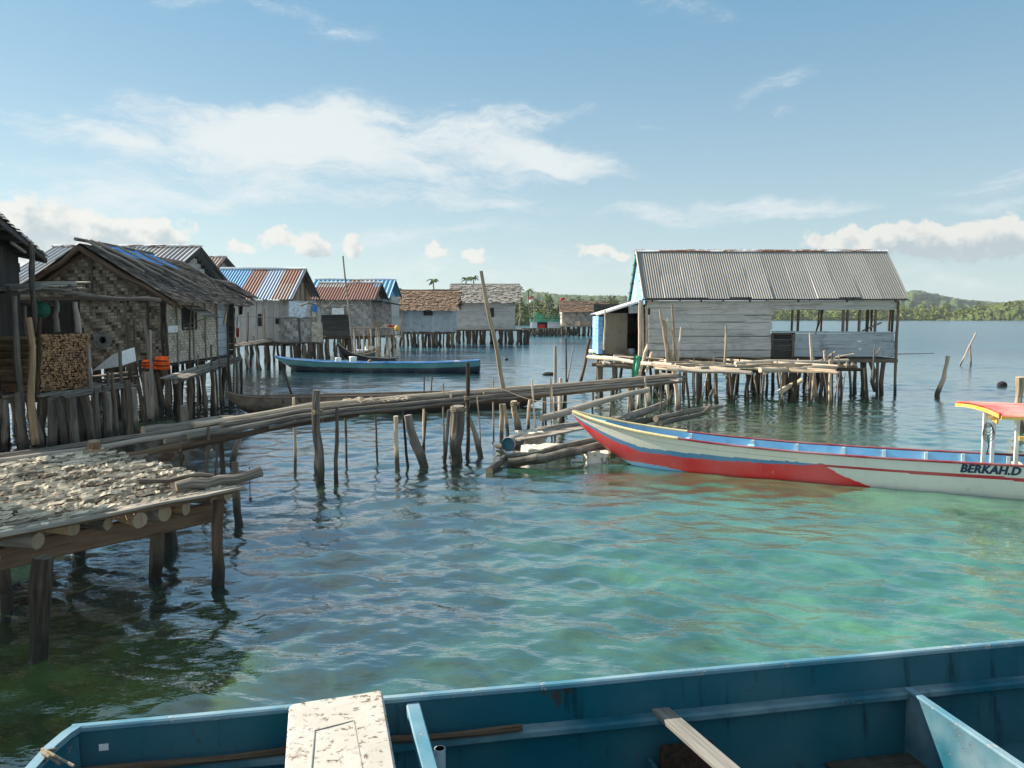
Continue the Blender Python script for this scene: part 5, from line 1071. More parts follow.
def crate(px, py, sx, sy, sz, m, label, name, seed, ang=.3, z=-.08, lump=.02):
    p = at_z(px, py, 0); b = MB(seed); n = 7; g = b.rg
    for ax in range(3):
        for sg in (-1, 1):
            def f(u, v, ax=ax, sg=sg):
                q = [0, 0, 0]; q[ax] = sg; q[(ax+1) % 3] = (u*2-1)*sg; q[(ax+2) % 3] = v*2-1
                q = V(q); k = q.normalized()*1.28; q = q*.8+V([max(-1, min(1, c)) for c in k])*.2
                w_ = V((q.x*sx/2, q.y*sy/2, (q.z+1)*sz/2)); w_ += V((math.sin(w_.y*19+w_.z*13), math.sin(w_.x*17+w_.z*11), math.sin(w_.x*15+w_.y*21)))*lump
                w_.rotate(Matrix.Rotation(ang, 3, 'Z')); return p+w_+V((0, 0, z))
            b.grid(f, n, n)
    return tag(b.build(name, M[m], None, True, org=p), label, 'float')
crate(545, 457, .9, .6, .30, 'foamd', 'long dirty foam block under the middle of the driftwood raft', 'foam_float', 580)
crate(596, 462, .42, .4, .30, 'foamd', 'chipped square foam block nearest the painted bow', 'foam_float', 581, .1)
crate(530, 447, .5, .5, .42, 'foamd', 'tan foam block right behind the blue drum', 'foam_float', 582, .5)
crate(622, 452, .55, .4, .34, 'weedy', 'weedy yellowish lump of foam under the painted bow', 'foam_float', 583, .2, lump=.05)
# blue drum seen from its open end
dr = empty('plastic_drum', at_z(508, 455, 0), 'plastic drum lying at the end of the raft, its blue end facing out', 'drum')
b = MB(585); p = at_z(508, 455, 0)+V((0, 0, .22)); d = V((.35, 1, 0)).normalized()
b.sweep([p+d*t for t in (0, .03, .06, .3, .33, .36, .7)], lambda i: [(math.cos(j*.3142)*.68*(.21, .225, .205, .205, .22, .205, .2)[i], math.sin(j*.3142)*.68*(.21, .225, .205, .205, .22, .205, .2)[i]) for j in range(20)], cap=False); b.build('barrel', M['grime'], dr, True)
b = MB(586); b.sweep([p+d*t for t in (.03, .05)], lambda i: [(math.cos(j*.3142)*.136, math.sin(j*.3142)*.136) for j in range(20)]); b.build('end', M['fblue2'], dr)
for i, (px, py, s, lb) in enumerate([(1002, 386, .16, 'small black float bobbing left of the thick post'), (506, 360, .13, 'small dark blue float beyond the footbridge'), (549, 375, .18, 'brown clump of weed floating beyond the footbridge')]):
    p = at_z(px, py, 0); b = MB(590+i); b.grid(lambda u, v: p+V((math.cos(u*6.2832)*math.sin(v*3.1416)*s*(1.9 if i == 2 else 1.25), math.sin(u*6.2832)*math.sin(v*3.1416)*s, math.cos(v*3.1416)*s*(.5 if i == 2 else 1)+.04+.02*math.sin(u*25)*(i == 2))), 20, 8)
    tag(b.build('weed_clump' if i == 2 else 'buoy', M['pile'] if i == 2 else M['dark'] if i == 0 else M['navy'], None, True, org=p), lb, 'weed' if i == 2 else 'float')
# overhead wire with a few rags, from the grey roof to the plank house
b = MB(595); p0, p1 = at_y(512, 285, 86), at_y(628, 300, 33); b.tube([p0.lerp(p1, i/14)-V((0, 0, 1.0*math.sin(i/14*3.14))) for i in range(15)], [.035-.0015*i for i in range(15)], 4)
tag(b.build('overhead_wire', M['dark'], None, org=p0), 'sagging wire from the grey roof towards the blue gable', 'wire')

def lashing(root, px, py, Y, r, seed):
    c = at_y(px, py, Y); b = MB(seed); g = b.rg
    for k in range(4): b.tube([c+V((math.cos(a*.6283)*r, math.sin(a*.6283)*r, (k-1.5)*.022+.012*math.sin(a+k))) for a in range(11)], .010, 5)
    b.tube([c+V((r*.9, -r*.6, 0)), c+V((r*1.1, -r*.8, -.10)), c+V((r*.9, -r*.8, -.19))], .007, 4); b.build('lashing', M['rope'], root)
for i, (px, py, px1, py1, r) in enumerate([(318, 412, 318, 482, .09), (187, 440, 187, 478, .10), (459, 409, 459, 461, .155), (515, 404, 518, 434, .105), (630, 389, 632, 413, .09), (467, 398, 467, 458, .05)]): lashing(fb, px, py, at_z(px1, py1, 0).y, r, 760+i)
# ------------------------------------------------------------------ boats
def boat_stations(st):
    "st rows: s, half beam at sheer, sheer z, keel z"
    a = np.array(st, float)
    def at(s): return [float(np.interp(s, a[:, 0], a[:, k])) for k in (1, 2, 3)]
    return at, a[0, 0], a[-1, 0]
def smooth_st(st, n=4):
    a = np.array(st, float)
    s = np.linspace(a[0, 0], a[-1, 0], 120); out = [s]
    for k in (1, 2, 3):
        y = np.interp(s, a[:, 0], a[:, k])
        for _ in range(n): y = np.concatenate([[y[0]], (y[:-2]+2*y[1:-1]+y[2:])/4, [y[-1]]])
        out.append(y)
    return np.stack(out, 1)
class Boat:
    def __init__(s, P0, ax, st, full=.42, wob=0, sm=4):
        s.P0, s.a = V(P0), V((*ax, 0)).normalized(); s.n = V((s.a.y, -s.a.x, 0))    # n: to the right of the bow-to-stern axis
        if s.n.y > 0: s.n = -s.n
        s.at, s.s0, s.s1 = boat_stations(smooth_st(st, sm)); s.full = full
    def pt(s, u, side, t, inset=0.0):
        "u along, side +1 near / -1 far, t 0 keel..1 sheer"
        hb, zs, zk = s.at(u); y = max(0, hb*(1-(1-t)**2.3)**s.full-inset)
        return s.P0+s.a*u+s.n*(side*y)+V((0, 0, zk+(zs-zk)*t))
    def rail(s, u, side, dz=0.0, out=0.0):
        hb, zs, zk = s.at(u); return s.P0+s.a*u+s.n*(side*(hb+out))+V((0, 0, zs+dz))
    def shell(s, mb, nu, nv, cfn, u0=None, u1=None):
        u0, u1 = s.s0 if u0 is None else u0, s.s1 if u1 is None else u1
        for side in (1, -1):
            def f(a, b, side=side): return s.pt(u0+(u1-u0)*(a if side == 1 else 1-a), side, b)
            def c(a, b, side=side):
                u = u0+(u1-u0)*(a if side == 1 else 1-a); hb, zs, zk = s.at(u); return cfn(u, (zs-zk)*(1-b), zk+(zs-zk)*b, side)
            mb.grid(f, nu, nv, None, .5, m=0, cfn=c)
    def inner(s, mb, u0, u1, zfl, nu=60, inset=.05, m=0):
        for side in (1, -1):
            def f(a, b, side=side):
                u = u0+(u1-u0)*(a if side == -1 else 1-a); hb, zs, zk = s.at(u)
                t0 = max(.02, (min(zfl, zs-.05)-zk)/(zs-zk)); return s.pt(u, side, t0+(1-t0)*b, inset)
            mb.grid(f, nu, 5, m=m)
        def fl(a, b):
            u = u0+(u1-u0)*a; hb, zs, zk = s.at(u); t0 = max(.02, (min(zfl, zs-.05)-zk)/(zs-zk)); p, q = s.pt(u, 1, t0, inset), s.pt(u, -1, t0, inset); return p.lerp(q, b)
        mb.grid(fl, nu, 2, m=m)
    def railbar(s, mb, side, u0, u1, w, t, n=50, dz=0.0, out=0.0, r=.5, m=0):
        path = [s.rail(u0+(u1-u0)*i/n, side, dz, out) for i in range(n+1)]; ch = min(w, t)*.3
        pr = [(-w/2+ch, -t/2), (w/2-ch, -t/2), (w/2, -t/2+ch), (w/2, t/2-ch), (w/2-ch, t/2), (-w/2+ch, t/2), (-w/2, t/2-ch), (-w/2, -t/2+ch)]
        mb.sweep(path, lambda i: pr, r, m=m, up=(0, 0, 1))
# long painted boat on the right
RP = at_z(643, 465.5, 0)
rb = Boat(RP, (.921, -.39), [(-1.42, .03, .97, .90), (-1.2, .10, .90, .66), (-.8, .22, .82, .34), (-.4, .32, .745, .10), (0, .39, .69, -.08), (.6, .45, .63, -.2), (1.4, .49, .575, -.25), (2.6, .52, .525, -.26), (4.2, .535, .51, -.26), (6.5, .53, .535, -.25), (8.5, .5, .60, -.2), (10.5, .42, .72, -.1), (11.4, .36, .80, .0)], .34)
rr_ = empty('longboat', RP+rb.a*5, 'long red, white and blue painted wooden boat with a red canopy', 'boat')
lerp = lambda x, xs, ys: float(np.interp(x, xs, ys))
CR, BL, RD, LB, WH = (.56, .55, .46), (.035, .17, .32), (.52, .014, .016), (.14, .33, .55), (.50, .52, .48)
def hullcol(u, d, z, side):
    wob = .012*math.sin(u*9)+.006*math.sin(u*31)
    d1 = lerp(u, [-1.4, -.8, 0, 1.2, 2.6, 3.3], [.05, .16, .27, .215, .165, .155])       # bottom of the cream strake
    d2 = lerp(u, [-1.4, -.8, 0, 1.2, 2.2, 2.9, 3.25], [.07, .22, .36, .30, .245, .20, .15])
    d3 = lerp(u, [-1.4, -1.05, -.8, -.5, -.2, 0, .5, 1.0, 2.0], [.085, .33, .50, .60, .61, .575, .56, .60, .8])
    if .105 < d < .117 and u > -.9 and u < 3.2: return tuple(x*.72 for x in CR)
    if u < 3.2:
        if d < d1+wob*.3: return CR
        if d < d2+wob*.5: return BL
        if d < d3: return RD
        return LB if u < 1.6 else BL
    st = lerp(u, [3.2, 5, 8], [.165, .165, .20])
    if st < d < st+lerp(u, [3.2, 3.6, 6, 9], [.045, .045, .055, .055]): return (.34, .012, .022)
    edge = lerp(d, [.17, .34, .52, .6], [3.15, 3.5, 4.0, 4.15])
    if d > st and u < edge: return RD
    return WH
b = MB(601); rb.shell(b, 420, 56, hullcol); hl = b.build('hull', M['hull'], rr_, True)
b = MB(602); rb.inner(b, -1.15, 11.2, .17, 90, .035); b.build('inner_planking', M['inblue'], rr_, False)
b = MB(603)
for sd in (1, -1): rb.railbar(b, sd, .75, 11.3, .055, .035, 60, .012)
b.build('rail', M['rail'], rr_)
b = MB(604)
for sd in (1, -1): rb.railbar(b, sd, -1.40, .74, .075, .05, 30, .012)
b.build('bow_rail', M['cream'], rr_)
b = MB(605)
def dk_(u, v): 
    uu = -1.38+.62*u; hb, zs, zk = rb.at(uu); return rb.P0+rb.a*uu+rb.n*((v*2-1)*max(.01, hb-.02))+V((0, 0, zs-.02+.012*(1-(v*2-1)**2)))
b.grid(dk_, 10, 6); b.build('bow_deck', M['inblue'], rr_)
for i, u in enumerate([.82, 1.95, 2.72, 3.5, 4.15, 4.8, 5.35, 6.0, 6.8, 7.8, 8.8, 9.8]):
    for sd in (1, -1):
        b = MB(610+i); path = [rb.pt(u, sd, t, .055) for t in (.45, .6, .75, .88, .99)]; b.sweep(path, lambda k: [(-.03, -.025), (.03, -.025), (.03, .025), (-.03, .025)], up=(rb.a.x, rb.a.y, 0)); b.build('rib', M['rib'], rr_)
for i, u in enumerate((.78, 1.93, 6.1, 8.4)):
    b = MB(630+i); hb, zs, _ = rb.at(u); b.beam(rb.P0+rb.a*u+rb.n*(hb-.05)+V((0, 0, zs-.10)), rb.P0+rb.a*u-rb.n*(hb-.05)+V((0, 0, zs-.10)), .13 if i else .09, .03); b.build('thwart', M['inblue'] if i < 2 else M['rib'], rr_)
b = MB(640)
for sd in (1, -1):
    b.sweep([rb.pt(5.35+i*.2-1.6, -1, .70+.0*i, .06) for i in range(9)], lambda k: [(-.05, -.015), (.05, -.015), (.05, .015), (-.05, .015)], up=(0, 0, 1))
b.build('side_bench', M['pale'], rr_)
# lettering laid on the planking
cu = bpy.data.curves.new('lettering', 'FONT'); cu.body = 'BERKAH.D'; cu.size = .205; cu.shear = .22; cu.offset = .002; cu.space_character = 1.06
to = bpy.data.objects.new('lettering', cu); COL.objects.link(to); dg = bpy.context.evaluated_depsgraph_get(); tm = bpy.data.meshes.new_from_object(to.evaluated_get(dg)); bpy.data.objects.remove(to)
su, tu = 5.17, .135
def onhull(x, y, lift=.004):
    u = su+x*.80; hb, zs, zk = rb.at(u); d = tu-y*.86; t = 1-d/(zs-zk); p = rb.pt(u, 1, t); q = rb.pt(u, 1, t-.02); up_ = (p-q).normalized(); n_ = up_.cross(rb.a); n_ = n_ if n_.dot(rb.n) > 0 else -n_
    return p+n_*lift
src_v = [(v_.co.x, v_.co.y) for v_ in tm.vertices]; src_f = [tuple(p_.vertices) for p_ in tm.polygons]; bv, bf = [], []
for k, (ox, oy) in enumerate(((0, 0), (.013, 0), (.006, .006), (.007, -.006), (.020, .002))):      # brushed on several times over: heavy strokes
    b0 = len(bv); bv += [tuple(onhull(x_+ox, y_+oy, .004+.0012*k)-rr_.location) for x_, y_ in src_v]; bf += [tuple(i_+b0 for i_ in f_) for f_ in src_f]
tm = bpy.data.meshes.new('lettering'); tm.from_pydata(bv, [], bf)
lo = bpy.data.objects.new('lettering', tm); COL.objects.link(lo); lo.parent = rr_; tm.materials.clear(); tm.materials.append(M['ink'])
# canopy
u0 = 5.47; K = lambda u, v, z: rb.P0+rb.a*u+rb.n*v+V((0, 0, z)); ht = 1.35
b = MB(650); b.grid(lambda a, c: K(u0+.2*(c*2-1)+3.6*a, (c*2-1)*.84, ht+.05*(1-(c*2-1)**2)+.0), 10, 10); b.grid(lambda a, c: K(u0+.2*(1-c*2)+3.6*a, (1-c*2)*.84, ht-.015+.05*(1-(c*2-1)**2)), 10, 10)
for sd in (1, -1): b.beam(K(u0-.01+sd*.2, sd*.85, ht), K(u0+3.6, sd*.85, ht), .03, .045)
cn = b.build('canopy', M['redtop'], rr_, True)
b = MB(651); b.sweep([K(u0-.015+.2*(i/4-1), -.86+1.72*i/8, ht-.045+.05*(1-(i/4-1)**2)) for i in range(9)], lambda i: [(-.012, -.026), (.012, -.026), (.012, .026), (-.012, .026)], up=(0, 0, 1))
for sd in (1, -1): b.beam(K(u0+sd*.2, sd*.845, ht-.045), K(u0+3.6, sd*.845, ht-.045), .025, .05)
b.build('fascia', M['yel'], cn)
b = MB(652); b.grid(lambda a, c: K(u0+.25, (c*2-1)*.60, .93+.0*a+a*.32+(.03*(1-(c*2-1)**2))-.10*(1-a)*(0)), 6, 8); b.beam(K(u0+.26, -.6, 1.13), K(u0+.26, .6, 1.13), .02, .2, (0, 0, 1)); 
b = MB(652); b.beam(K(u0+.22, -.55, 1.24), K(u0+.22, .30, 1.24), .025, .19); b.build('cross_panel', M['yel'], cn)
for i, (u, v) in enumerate([(u0+.08, .10), (u0+.46, .46), (u0+.3, -.5), (u0+2.0, .5), (u0+2.0, -.5), (u0+3.4, .5), (u0+3.4, -.5)]):
    b = MB(655+i); b.beam(K(u, v, .2), K(u, v, ht-.02), .06, .06, (rb.a.x, rb.a.y, 0)); b.build('canopy_post', M['rib'], rr_)
b = MB(665); b.beam(K(u0+.48, .50, .96), K(u0+3.4, .52, .97), .04, .07); b.build('hand_rail', M['yel'], rr_)
b = MB(666); c = K(u0+.12, .16, 1.06)
for k in range(4): b.tube([c+rb.a*(math.sin(t*.5236)*(.055+.009*k))+rb.n*(.02*k+.01*math.sin(t+k))+V((0, 0, math.cos(t*.5236)*(.08+.014*k)-.03*k)) for t in range(13)], .0055, 5)
b.tube([c+V((0, 0, -.12)), c+V((.01, -.02, -.3)), c+V((0, 0, -.42))], .009, 5); tag(b.build('cable_coil', M['black'], None, org=c), 'loop of black cable hung on the front post of the canopy', 'cable')
b = MB(667); p = K(u0+.17, .80, ht-.02); b.sweep([p, p-rb.a*.02], lambda i: [(math.cos(j*.628)*.05, math.sin(j*.628)*.05) for j in range(10)]); b.build('corner_knob', M['rail'], cn)

def plain_boat(name, label, P0, ax, st, bands, railm, innerm, thw, full=.4, hullm='hull', zfl=.14, rt=.05):
    bt = Boat(P0, ax, st, full); root = empty(name, V(P0)+bt.a*(st[-1][0]/2), label, 'boat')
    b = MB(int(P0[0]*91) % 999); bt.shell(b, 90, 16, bands); b.build('hull', M[hullm], root, True)
    b = MB(2); bt.inner(b, bt.s0+.15, bt.s1-.1, zfl, 40, .04); b.build('inner_planking', M[innerm], root)
    b = MB(3)
    for sd in (1, -1): bt.railbar(b, sd, bt.s0, bt.s1, rt*1.3, rt, 40, .0)
    b.build('rail', M[railm], root)
    for u in thw:
        b = MB(int(u*10)+5); hb, zs, _ = bt.at(u); b.beam(bt.P0+bt.a*u+bt.n*(hb-.03)+V((0, 0, zs-.07)), bt.P0+bt.a*u-bt.n*(hb-.03)+V((0, 0, zs-.07)), .16, .03); b.build('thwart', M[innerm], root)
    return bt, root
p0 = at_z(296, 371.5, 0); p1 = at_z(478, 373, 0)
TL, DN = (.04, .20, .20), (.008, .022, .04)
bt, tb = plain_boat('teal_boat', 'long narrow teal boat with bright blue rail moored before the houses', p0, (p1-p0).xy.normalized(), [(-1.15, .03, .80, .74), (-.7, .14, .72, .45), (0, .30, .64, .0), (1.5, .42, .55, -.15), (4, .46, .50, -.2), (7, .46, .52, -.2), (9.0, .40, .60, -.1), (9.75, .30, .66, .0)],
    lambda u, d, z, s: TL if d < .28 else DN, 'tblue', 'teal', [1.2, 2.6, 4.2, 6.0, 8.0], rt=.07)
for i, (u, w_, h_, m, lb) in enumerate([(2.3, .34, .34, 'foam', 'white bucket, left of two standing in the teal boat'), (3.1, .42, .40, 'foam', 'white bucket, right and taller of two in the teal boat'), (4.0, .3, .25, 'pale', 'small pale bundle in the middle of the teal boat'), (8.6, .7, .22, 'pale', 'heap of pale nets near the stern of the teal boat')]):
    c = bt.P0+bt.a*u+V((0, 0, .40)); b = MB(670+i)
    b.sweep([c+V((0, 0, h_*k/5)) for k in range(6)], lambda k: [(math.cos(j*.628)*w_*.5*(.82+.18*k/5 if i < 2 else math.cos(k/5*1.45)**.5+.02), math.sin(j*.628)*w_*.5*(.82+.18*k/5 if i < 2 else math.cos(k/5*1.45)**.5+.02)) for j in range(10)])
    tag(b.build('bucket' if i < 2 else 'bundle', M[m], None, True, org=c), lb, 'bucket' if i < 2 else 'bundle')
# dugout behind the footbridge
p0 = at_z(247, 416, 0); p1 = at_z(538, 406, 0)
plain_boat('dugout_canoe', 'long bare wooden dugout lying just behind the footbridge', p0, (p1-p0).xy.normalized(), [(-.55, .03, .72, .60), (-.3, .12, .62, .30), (.1, .26, .56, .02), (1, .34, .53, -.12), (4, .38, .52, -.15), (7.2, .36, .52, -.12), (8.4, .26, .56, .0), (8.9, .10, .60, .2)],
    lambda u, d, z, s: (.2, .2, .2), 'dinghy', 'dinghy', [2.0, 4.0, 5.6, 7.4], hullm='dinghy', zfl=.08, rt=.045)
# two small dark canoes behind the teal boat
p0 = at_z(374, 361.0, 0); p1 = at_z(346, 363.5, 0)
plain_boat('small_canoe', 'small dark canoe with upturned bow behind the teal boat', p0, (p1-p0).xy.normalized(), [(-.55, .03, .95, .85), (-.2, .2, .75, .4), (.5, .36, .6, .0), (1.6, .4, .5, -.1), (2.4, .3, .55, .0), (2.7, .1, .6, .2)], lambda u, d, z, s: (.03, .045, .05), 'grey', 'dinghy', [.8, 1.8], zfl=.15)
crate(369.5, 360, .55, .4, .5, 'foam', 'pale covered bundle in the bow of the small canoe', 'bundle', 690, .3, z=.42)
crate(362, 361, .8, .5, .35, 'wgrey', 'blue grey bundle amidships in the small canoe', 'bundle', 691, .2, z=.38)
p0 = at_z(344, 366, 0)
plain_boat('black_canoe', 'black canoe bow rising steeply beside the small canoe', p0, (.85, .5), [(-.35, .04, 1.35, 1.2), (-.1, .16, 1.1, .7), (.4, .3, .75, .1), (1.4, .36, .5, -.1), (2.6, .32, .4, -.1), (3.2, .12, .42, .1)], lambda u, d, z, s: (.012, .012, .013), 'pale', 'dinghy', [1.2], zfl=.12)
# white and green boat far off, with two flags
gb = empty('cabin_boat', (X(546, 131), 131, 0), 'white boat with green railed cabin roof moored beside the small far hut', 'boat')
Yg = 131; gt = Boat((X(524, Yg), Yg, 0), (1, -.03), [(-.9, .05, 1.25, 1.0), (-.3, .5, 1.05, .3), (.6, .9, .92, -.1), (2, 1.1, .85, -.2), (6, 1.1, .85, -.2), (8.6, .9, 1.0, -.1), (9.2, .6, 1.1, .1)], .4)
b = MB(700); gt.shell(b, 60, 10, lambda u, d, z, s: (.10, .09, .07) if d > .3 else (.20, .19, .15)); b.build('hull', M['hull'], gb, True)
zr_ = Z(321.0, Yg); b = MB(701)
for y_, fl in ((Yg-1.0, 1), (Yg+1.0, -1)): b.planks((X(531, Yg), y_, .8), (1, 0, 0), (0, 0, 1), X(564, Yg)-X(531, Yg), zr_-.85, 1.2, .05, .01, .01)
b.planks((X(531, Yg), Yg-1, .8), (0, 1, 0), (0, 0, 1), 2, zr_-.85, .6, .05); b.planks((X(564, Yg), Yg-1, .8), (0, 1, 0), (0, 0, 1), 2, zr_-.85, .6, .05); b.planks((X(524, Yg), Yg-.8, .8), (1, 0, 0), (0, 1, 0), 8, 1.6, .5, .05); b.build('cabin', M['whiteboat'], gb)
b = MB(702); b.box((X(537, Yg), Yg-1.06, Z(328.5, Yg)), (X(547, Yg), Yg-1.03, Z(322, Yg)), 0); b.build('window', M['dark'], gb); b = MB(703); b.box((X(538, Yg), Yg-1.10, Z(328.5, Yg)), (X(544.5, Yg), Yg-1.07, Z(324.5, Yg)), 0); b.build('red_panel', M['redc'], gb)
b = MB(704); b.box((X(530, Yg), Yg-1.25, zr_-.1), (X(566, Yg), Yg+1.25, zr_+.28)); b.build('roof', M['greenboat'], gb)
b = MB(705)
for k in range(9): x = X(530.5+k*4.3, Yg); b.beam((x, Yg-1.15, zr_+.28), (x, Yg-1.15, zr_+.95), .07, .07, (0, 1, 0))
for z in (.6, .95): b.beam((X(530, Yg), Yg-1.15, zr_+z), (X(566, Yg), Yg-1.15, zr_+z), .07, .07)
b.build('railing', M['greenboat'], gb)
b = MB(706); b.box((X(535, Yg), Yg-.5, zr_+.3), (X(538, Yg), Yg+.2, zr_+1.5)); b.box((X(539, Yg), Yg-.4, zr_+.3), (X(542.5, Yg), Yg+.3, zr_+1.1)); b.build('deck_box', M['greenboat'], gb)
for i, (px, py, Y, lb) in enumerate([(531.5, 297, 129, 'red and white flag on a mast of the green boat, left of two'), (562.5, 298.5, 127, 'red and white flag beside the small thatched roof, right of two')]):
    root = empty('flag', (X(px+2, Y), Y, .5), lb, 'flag'); x, zt2 = X(px+2.2, Y), Z(py-1.5, Y)
    b = MB(710+i); b.log((x, Y, .6), (x, Y, zt2), .05, .035, 6, 6, .03); b.build('pole', M['grey'], root)
    for k, m in enumerate(('redc', 'whitec')):
        b = MB(715+i); b.grid(lambda u, v: V((x-.03-.75*u, Y+.12*math.sin(u*7), zt2-.05-.42*(k+v)-.25*u+.05*math.sin(u*5))), 6, 3); b.build('red_half' if k == 0 else 'white_half', M[m], root)
dj = empty('far_jetty', (X(540, 118), 118, 0), 'low jetty of posts and boards before the green boat', 'jetty')
b = MB(720); b.planks((X(523, 118), 117.5, Z(328.6, 118)), (1, 0, 0), (0, 1, 0), X(560, 118)-X(523, 118), 2, .5, .1, .01, .1); b.build('boards', M['pile'], dj); piles(dj, rows_of(X(530, 118), X(560, 118), 12, 117.6, 119.4, 2, 721), Z(328, 118), (.08, .14), seed=722)
# ------------------------------------------------------------------ blue boat in the foreground
zg = .75
G0, G1 = at_z(77, 728.0, zg), at_z(1024, 642.5, zg); ga = (G1-G0); GL = ga.length; ga.normalize(); gn = V((ga.y, -ga.x, 0)); BW = 1.34
fb_ = empty('blue_boat', G0+ga*2.6+gn*.7, 'open deep blue wooden boat in the foreground, seen from inside', 'boat')
K = lambda s, d, z: G0+ga*s+gn*d+V((0, 0, z-zg))
def plan(s):
    "distance of the far side from the far gunwale line near the bow"
    return 0 if s > .02 else .0
SEND = GL+3.2
def sheer(s): return zg+.0
def side(mb, sgn, off, zlo, nu=40, s0=0.0, s1=SEND, m=0):
    def f(a, b):
        s = s0+(s1-s0)*a; d = off+(.075*b**1.2); z = zg-(zg-zlo)*b
        dd = d if sgn > 0 else BW-d
        return K(s, dd, z+.004*math.sin(s*3.1))
    mb.grid(f, nu, 8, lambda u, v: (u*6, v))
b = MB(801); side(b, 1, .028, .14); side(b, -1, .028, .14); b.build('inner_planking', M['fblue'], fb_)
b = MB(802); side(b, 1, 0.0, -.25); side(b, -1, 0.0, -.25); 
tipS, = (-.34,)
bow = [(0, 0), (-.03, .06), (-.06, .18), (-.08, .40), (-.085, .67), (-.08, .94), (-.06, 1.16), (-.03, 1.28), (0, BW)]
def bowp(k, z, ins=0.0):
    i = min(len(bow)-2, int(k*(len(bow)-1))); t = k*(len(bow)-1)-i; s = bow[i][0]+(bow[i+1][0]-bow[i][0])*t; d = bow[i][1]+(bow[i+1][1]-bow[i][1])*t
    return K(s*(1-ins*2.2)+ins*.5, BW/2+(d-BW/2)*(1-ins*1.6), z)
b.grid(lambda u, v: bowp(u, zg-(zg+.25)*v, -.02+.25*v), 24, 6); b.build('hull', M['fblue'], fb_)
b = MB(803); b.grid(lambda u, v: bowp(u, zg-.02-(zg-.1)*v, .035+.2*v), 24, 5); b.build('bow_lining', M['fblue2'], fb_)
b = MB(804)
for d in (.014, BW-.014): b.beam(K(-.02, d, zg+.006), K(SEND, d, zg+.006), .046, .034, n=14, warp=.003, ch=.008)
b.sweep([bowp(k/16, zg+.006, .015) for k in range(17)], lambda i: [(-.025, -.016), (.025, -.016), (.025, .016), (-.025, .016)], up=(0, 0, 1)); b.build('gunwale', M['fgun'], fb_)
b = MB(805)
for d in (.075, BW-.075): b.beam(K(.02, d, zg-.215), K(SEND, d, zg-.215), .085, .05, n=16, warp=.004, ch=.012)
b.build('stringer', M['fblue2'], fb_)
b = MB(806); b.grid(lambda u, v: K(.1+(SEND-.1)*u, .08+(BW-.16)*v, .15), 30, 6); b.build('bottom', M['fblue'], fb_)
b = MB(807)
def sof(px, py, z): p = at_z(px, py, z)-G0; return p.dot(ga), p.dot(gn)
for k in range(4):
    s0, d0 = sof(812, 760, .10); b.beam(K(s0-.02+k*.03, .20+k*.17, .175), K(s0+.56, .20+k*.17, .175), .16, .03)
b.build('floor_boards', M['grey'], fb_)
# bulkhead at the right and half bulkhead left of the middle
sB, dB = sof(901, 685, zg-.19)
b = MB(808)
def bulk(mb, s, z1, t=.03, lean=0.0, d0=.09, d1=BW-.09): mb.beam(K(s, d0, (z1+.06)/2), K(s+lean, d1, (z1+.06)/2), t, z1-.06, (0, 0, 1))
bulk(b, sB, zg-.19, .03); b.build('bulkhead', M['fblue2'], fb_)
b = MB(809); b.beam(K(sB, .08, zg-.183), K(sB, BW-.08, zg-.183), .045, .016); b.build('bulkhead_cap', M['fgun'], fb_)
sH, dH = sof(634, 738, .30)
b = MB(810); b.beam(K(sH, .10, .19), K(sH+.02, BW-.1, .19), .025, .27, (0, 0, 1)); b.build('bulkhead', M['fblue2'], fb_)
b = MB(811); b.beam(K(sH+.05, .14, .30), K(sH+.36, .14, .30), .02, .22); b.build('locker_panel', M['rustpatch'], fb_)
# frames
for px in (412, ):
    s, d = sof(px, 697, zg-.02); b = MB(815); b.sweep([K(s+.02, .05, zg-.02), K(s+.025, .07, zg-.12), K(s+.03, .10, zg-.25), K(s+.04, .14, .2), K(s+.04, .2, .08)], lambda i: [(-.035, -.03), (.035, -.03), (.035, .03), (-.035, .03)], up=(1, 0, 0)); 
    b = MB(815); b.beam(K(s-.0, .04, zg-.035), K(s+.09, BW-.05, zg-.05), .075, .05, warp=.004, n=4); b.build('frame', M['fgun'], fb_)
b = MB(816); s, d = sof(645, 700, zg-.19); b.beam(K(s+.04, .03, zg-.185), K(s+.25, BW-.02, zg-.155), .105, .032, warp=.003); tag(b.build('loose_plank', M['greyp'], None, org=K(s+.3, .7, zg-.2)), 'weathered grey plank laid across the blue boat', 'plank')
# things lying in it
b = MB(820); s, d = sof(339, 700, zg)
c0, c1, c2, c3 = at_z(289, 703, zg+.09), at_z(382, 688, zg+.09), at_z(402, 800, zg+.13), at_z(282, 806, zg+.13)
def slab(u, v, top=True):
    r_ = .07; uu, vv = u, v; p = c0.lerp(c1, uu).lerp(c3.lerp(c2, uu), vv)
    return p
def rsq(u, v):      # square with rounded corners
    a, q = u*2-1, v*2-1; k = .10
    ax, qx = abs(a), abs(q)
    if ax > 1-k and qx > 1-k:
        dx, dy = (ax-1+k)/k, (qx-1+k)/k; m = max(dx, dy); L = math.hypot(dx, dy)
        if L > 0: dx, dy = dx/L*m, dy/L*m
        a, q = math.copysign(1-k+dx*k, a), math.copysign(1-k+dy*k, q)
    return (a+1)/2, (q+1)/2
nz = (c1-c0).cross(c3-c0).normalized(); nz = nz if nz.z > 0 else -nz
def edge_drop(u, v): m = min(u, v, 1-u, 1-v); return -.012*max(0, 1-m/.03)**2
b.grid(lambda u, v: slab(*rsq(u, v))+nz*(edge_drop(u, v)+.002*math.sin(u*7+v*5)), 40, 40, lambda u, v: (u, v))
ed = [(i/40, 0) for i in range(40)]+[(1, i/40) for i in range(40)]+[(1-i/40, 1) for i in range(40)]+[(0, 1-i/40) for i in range(40)]
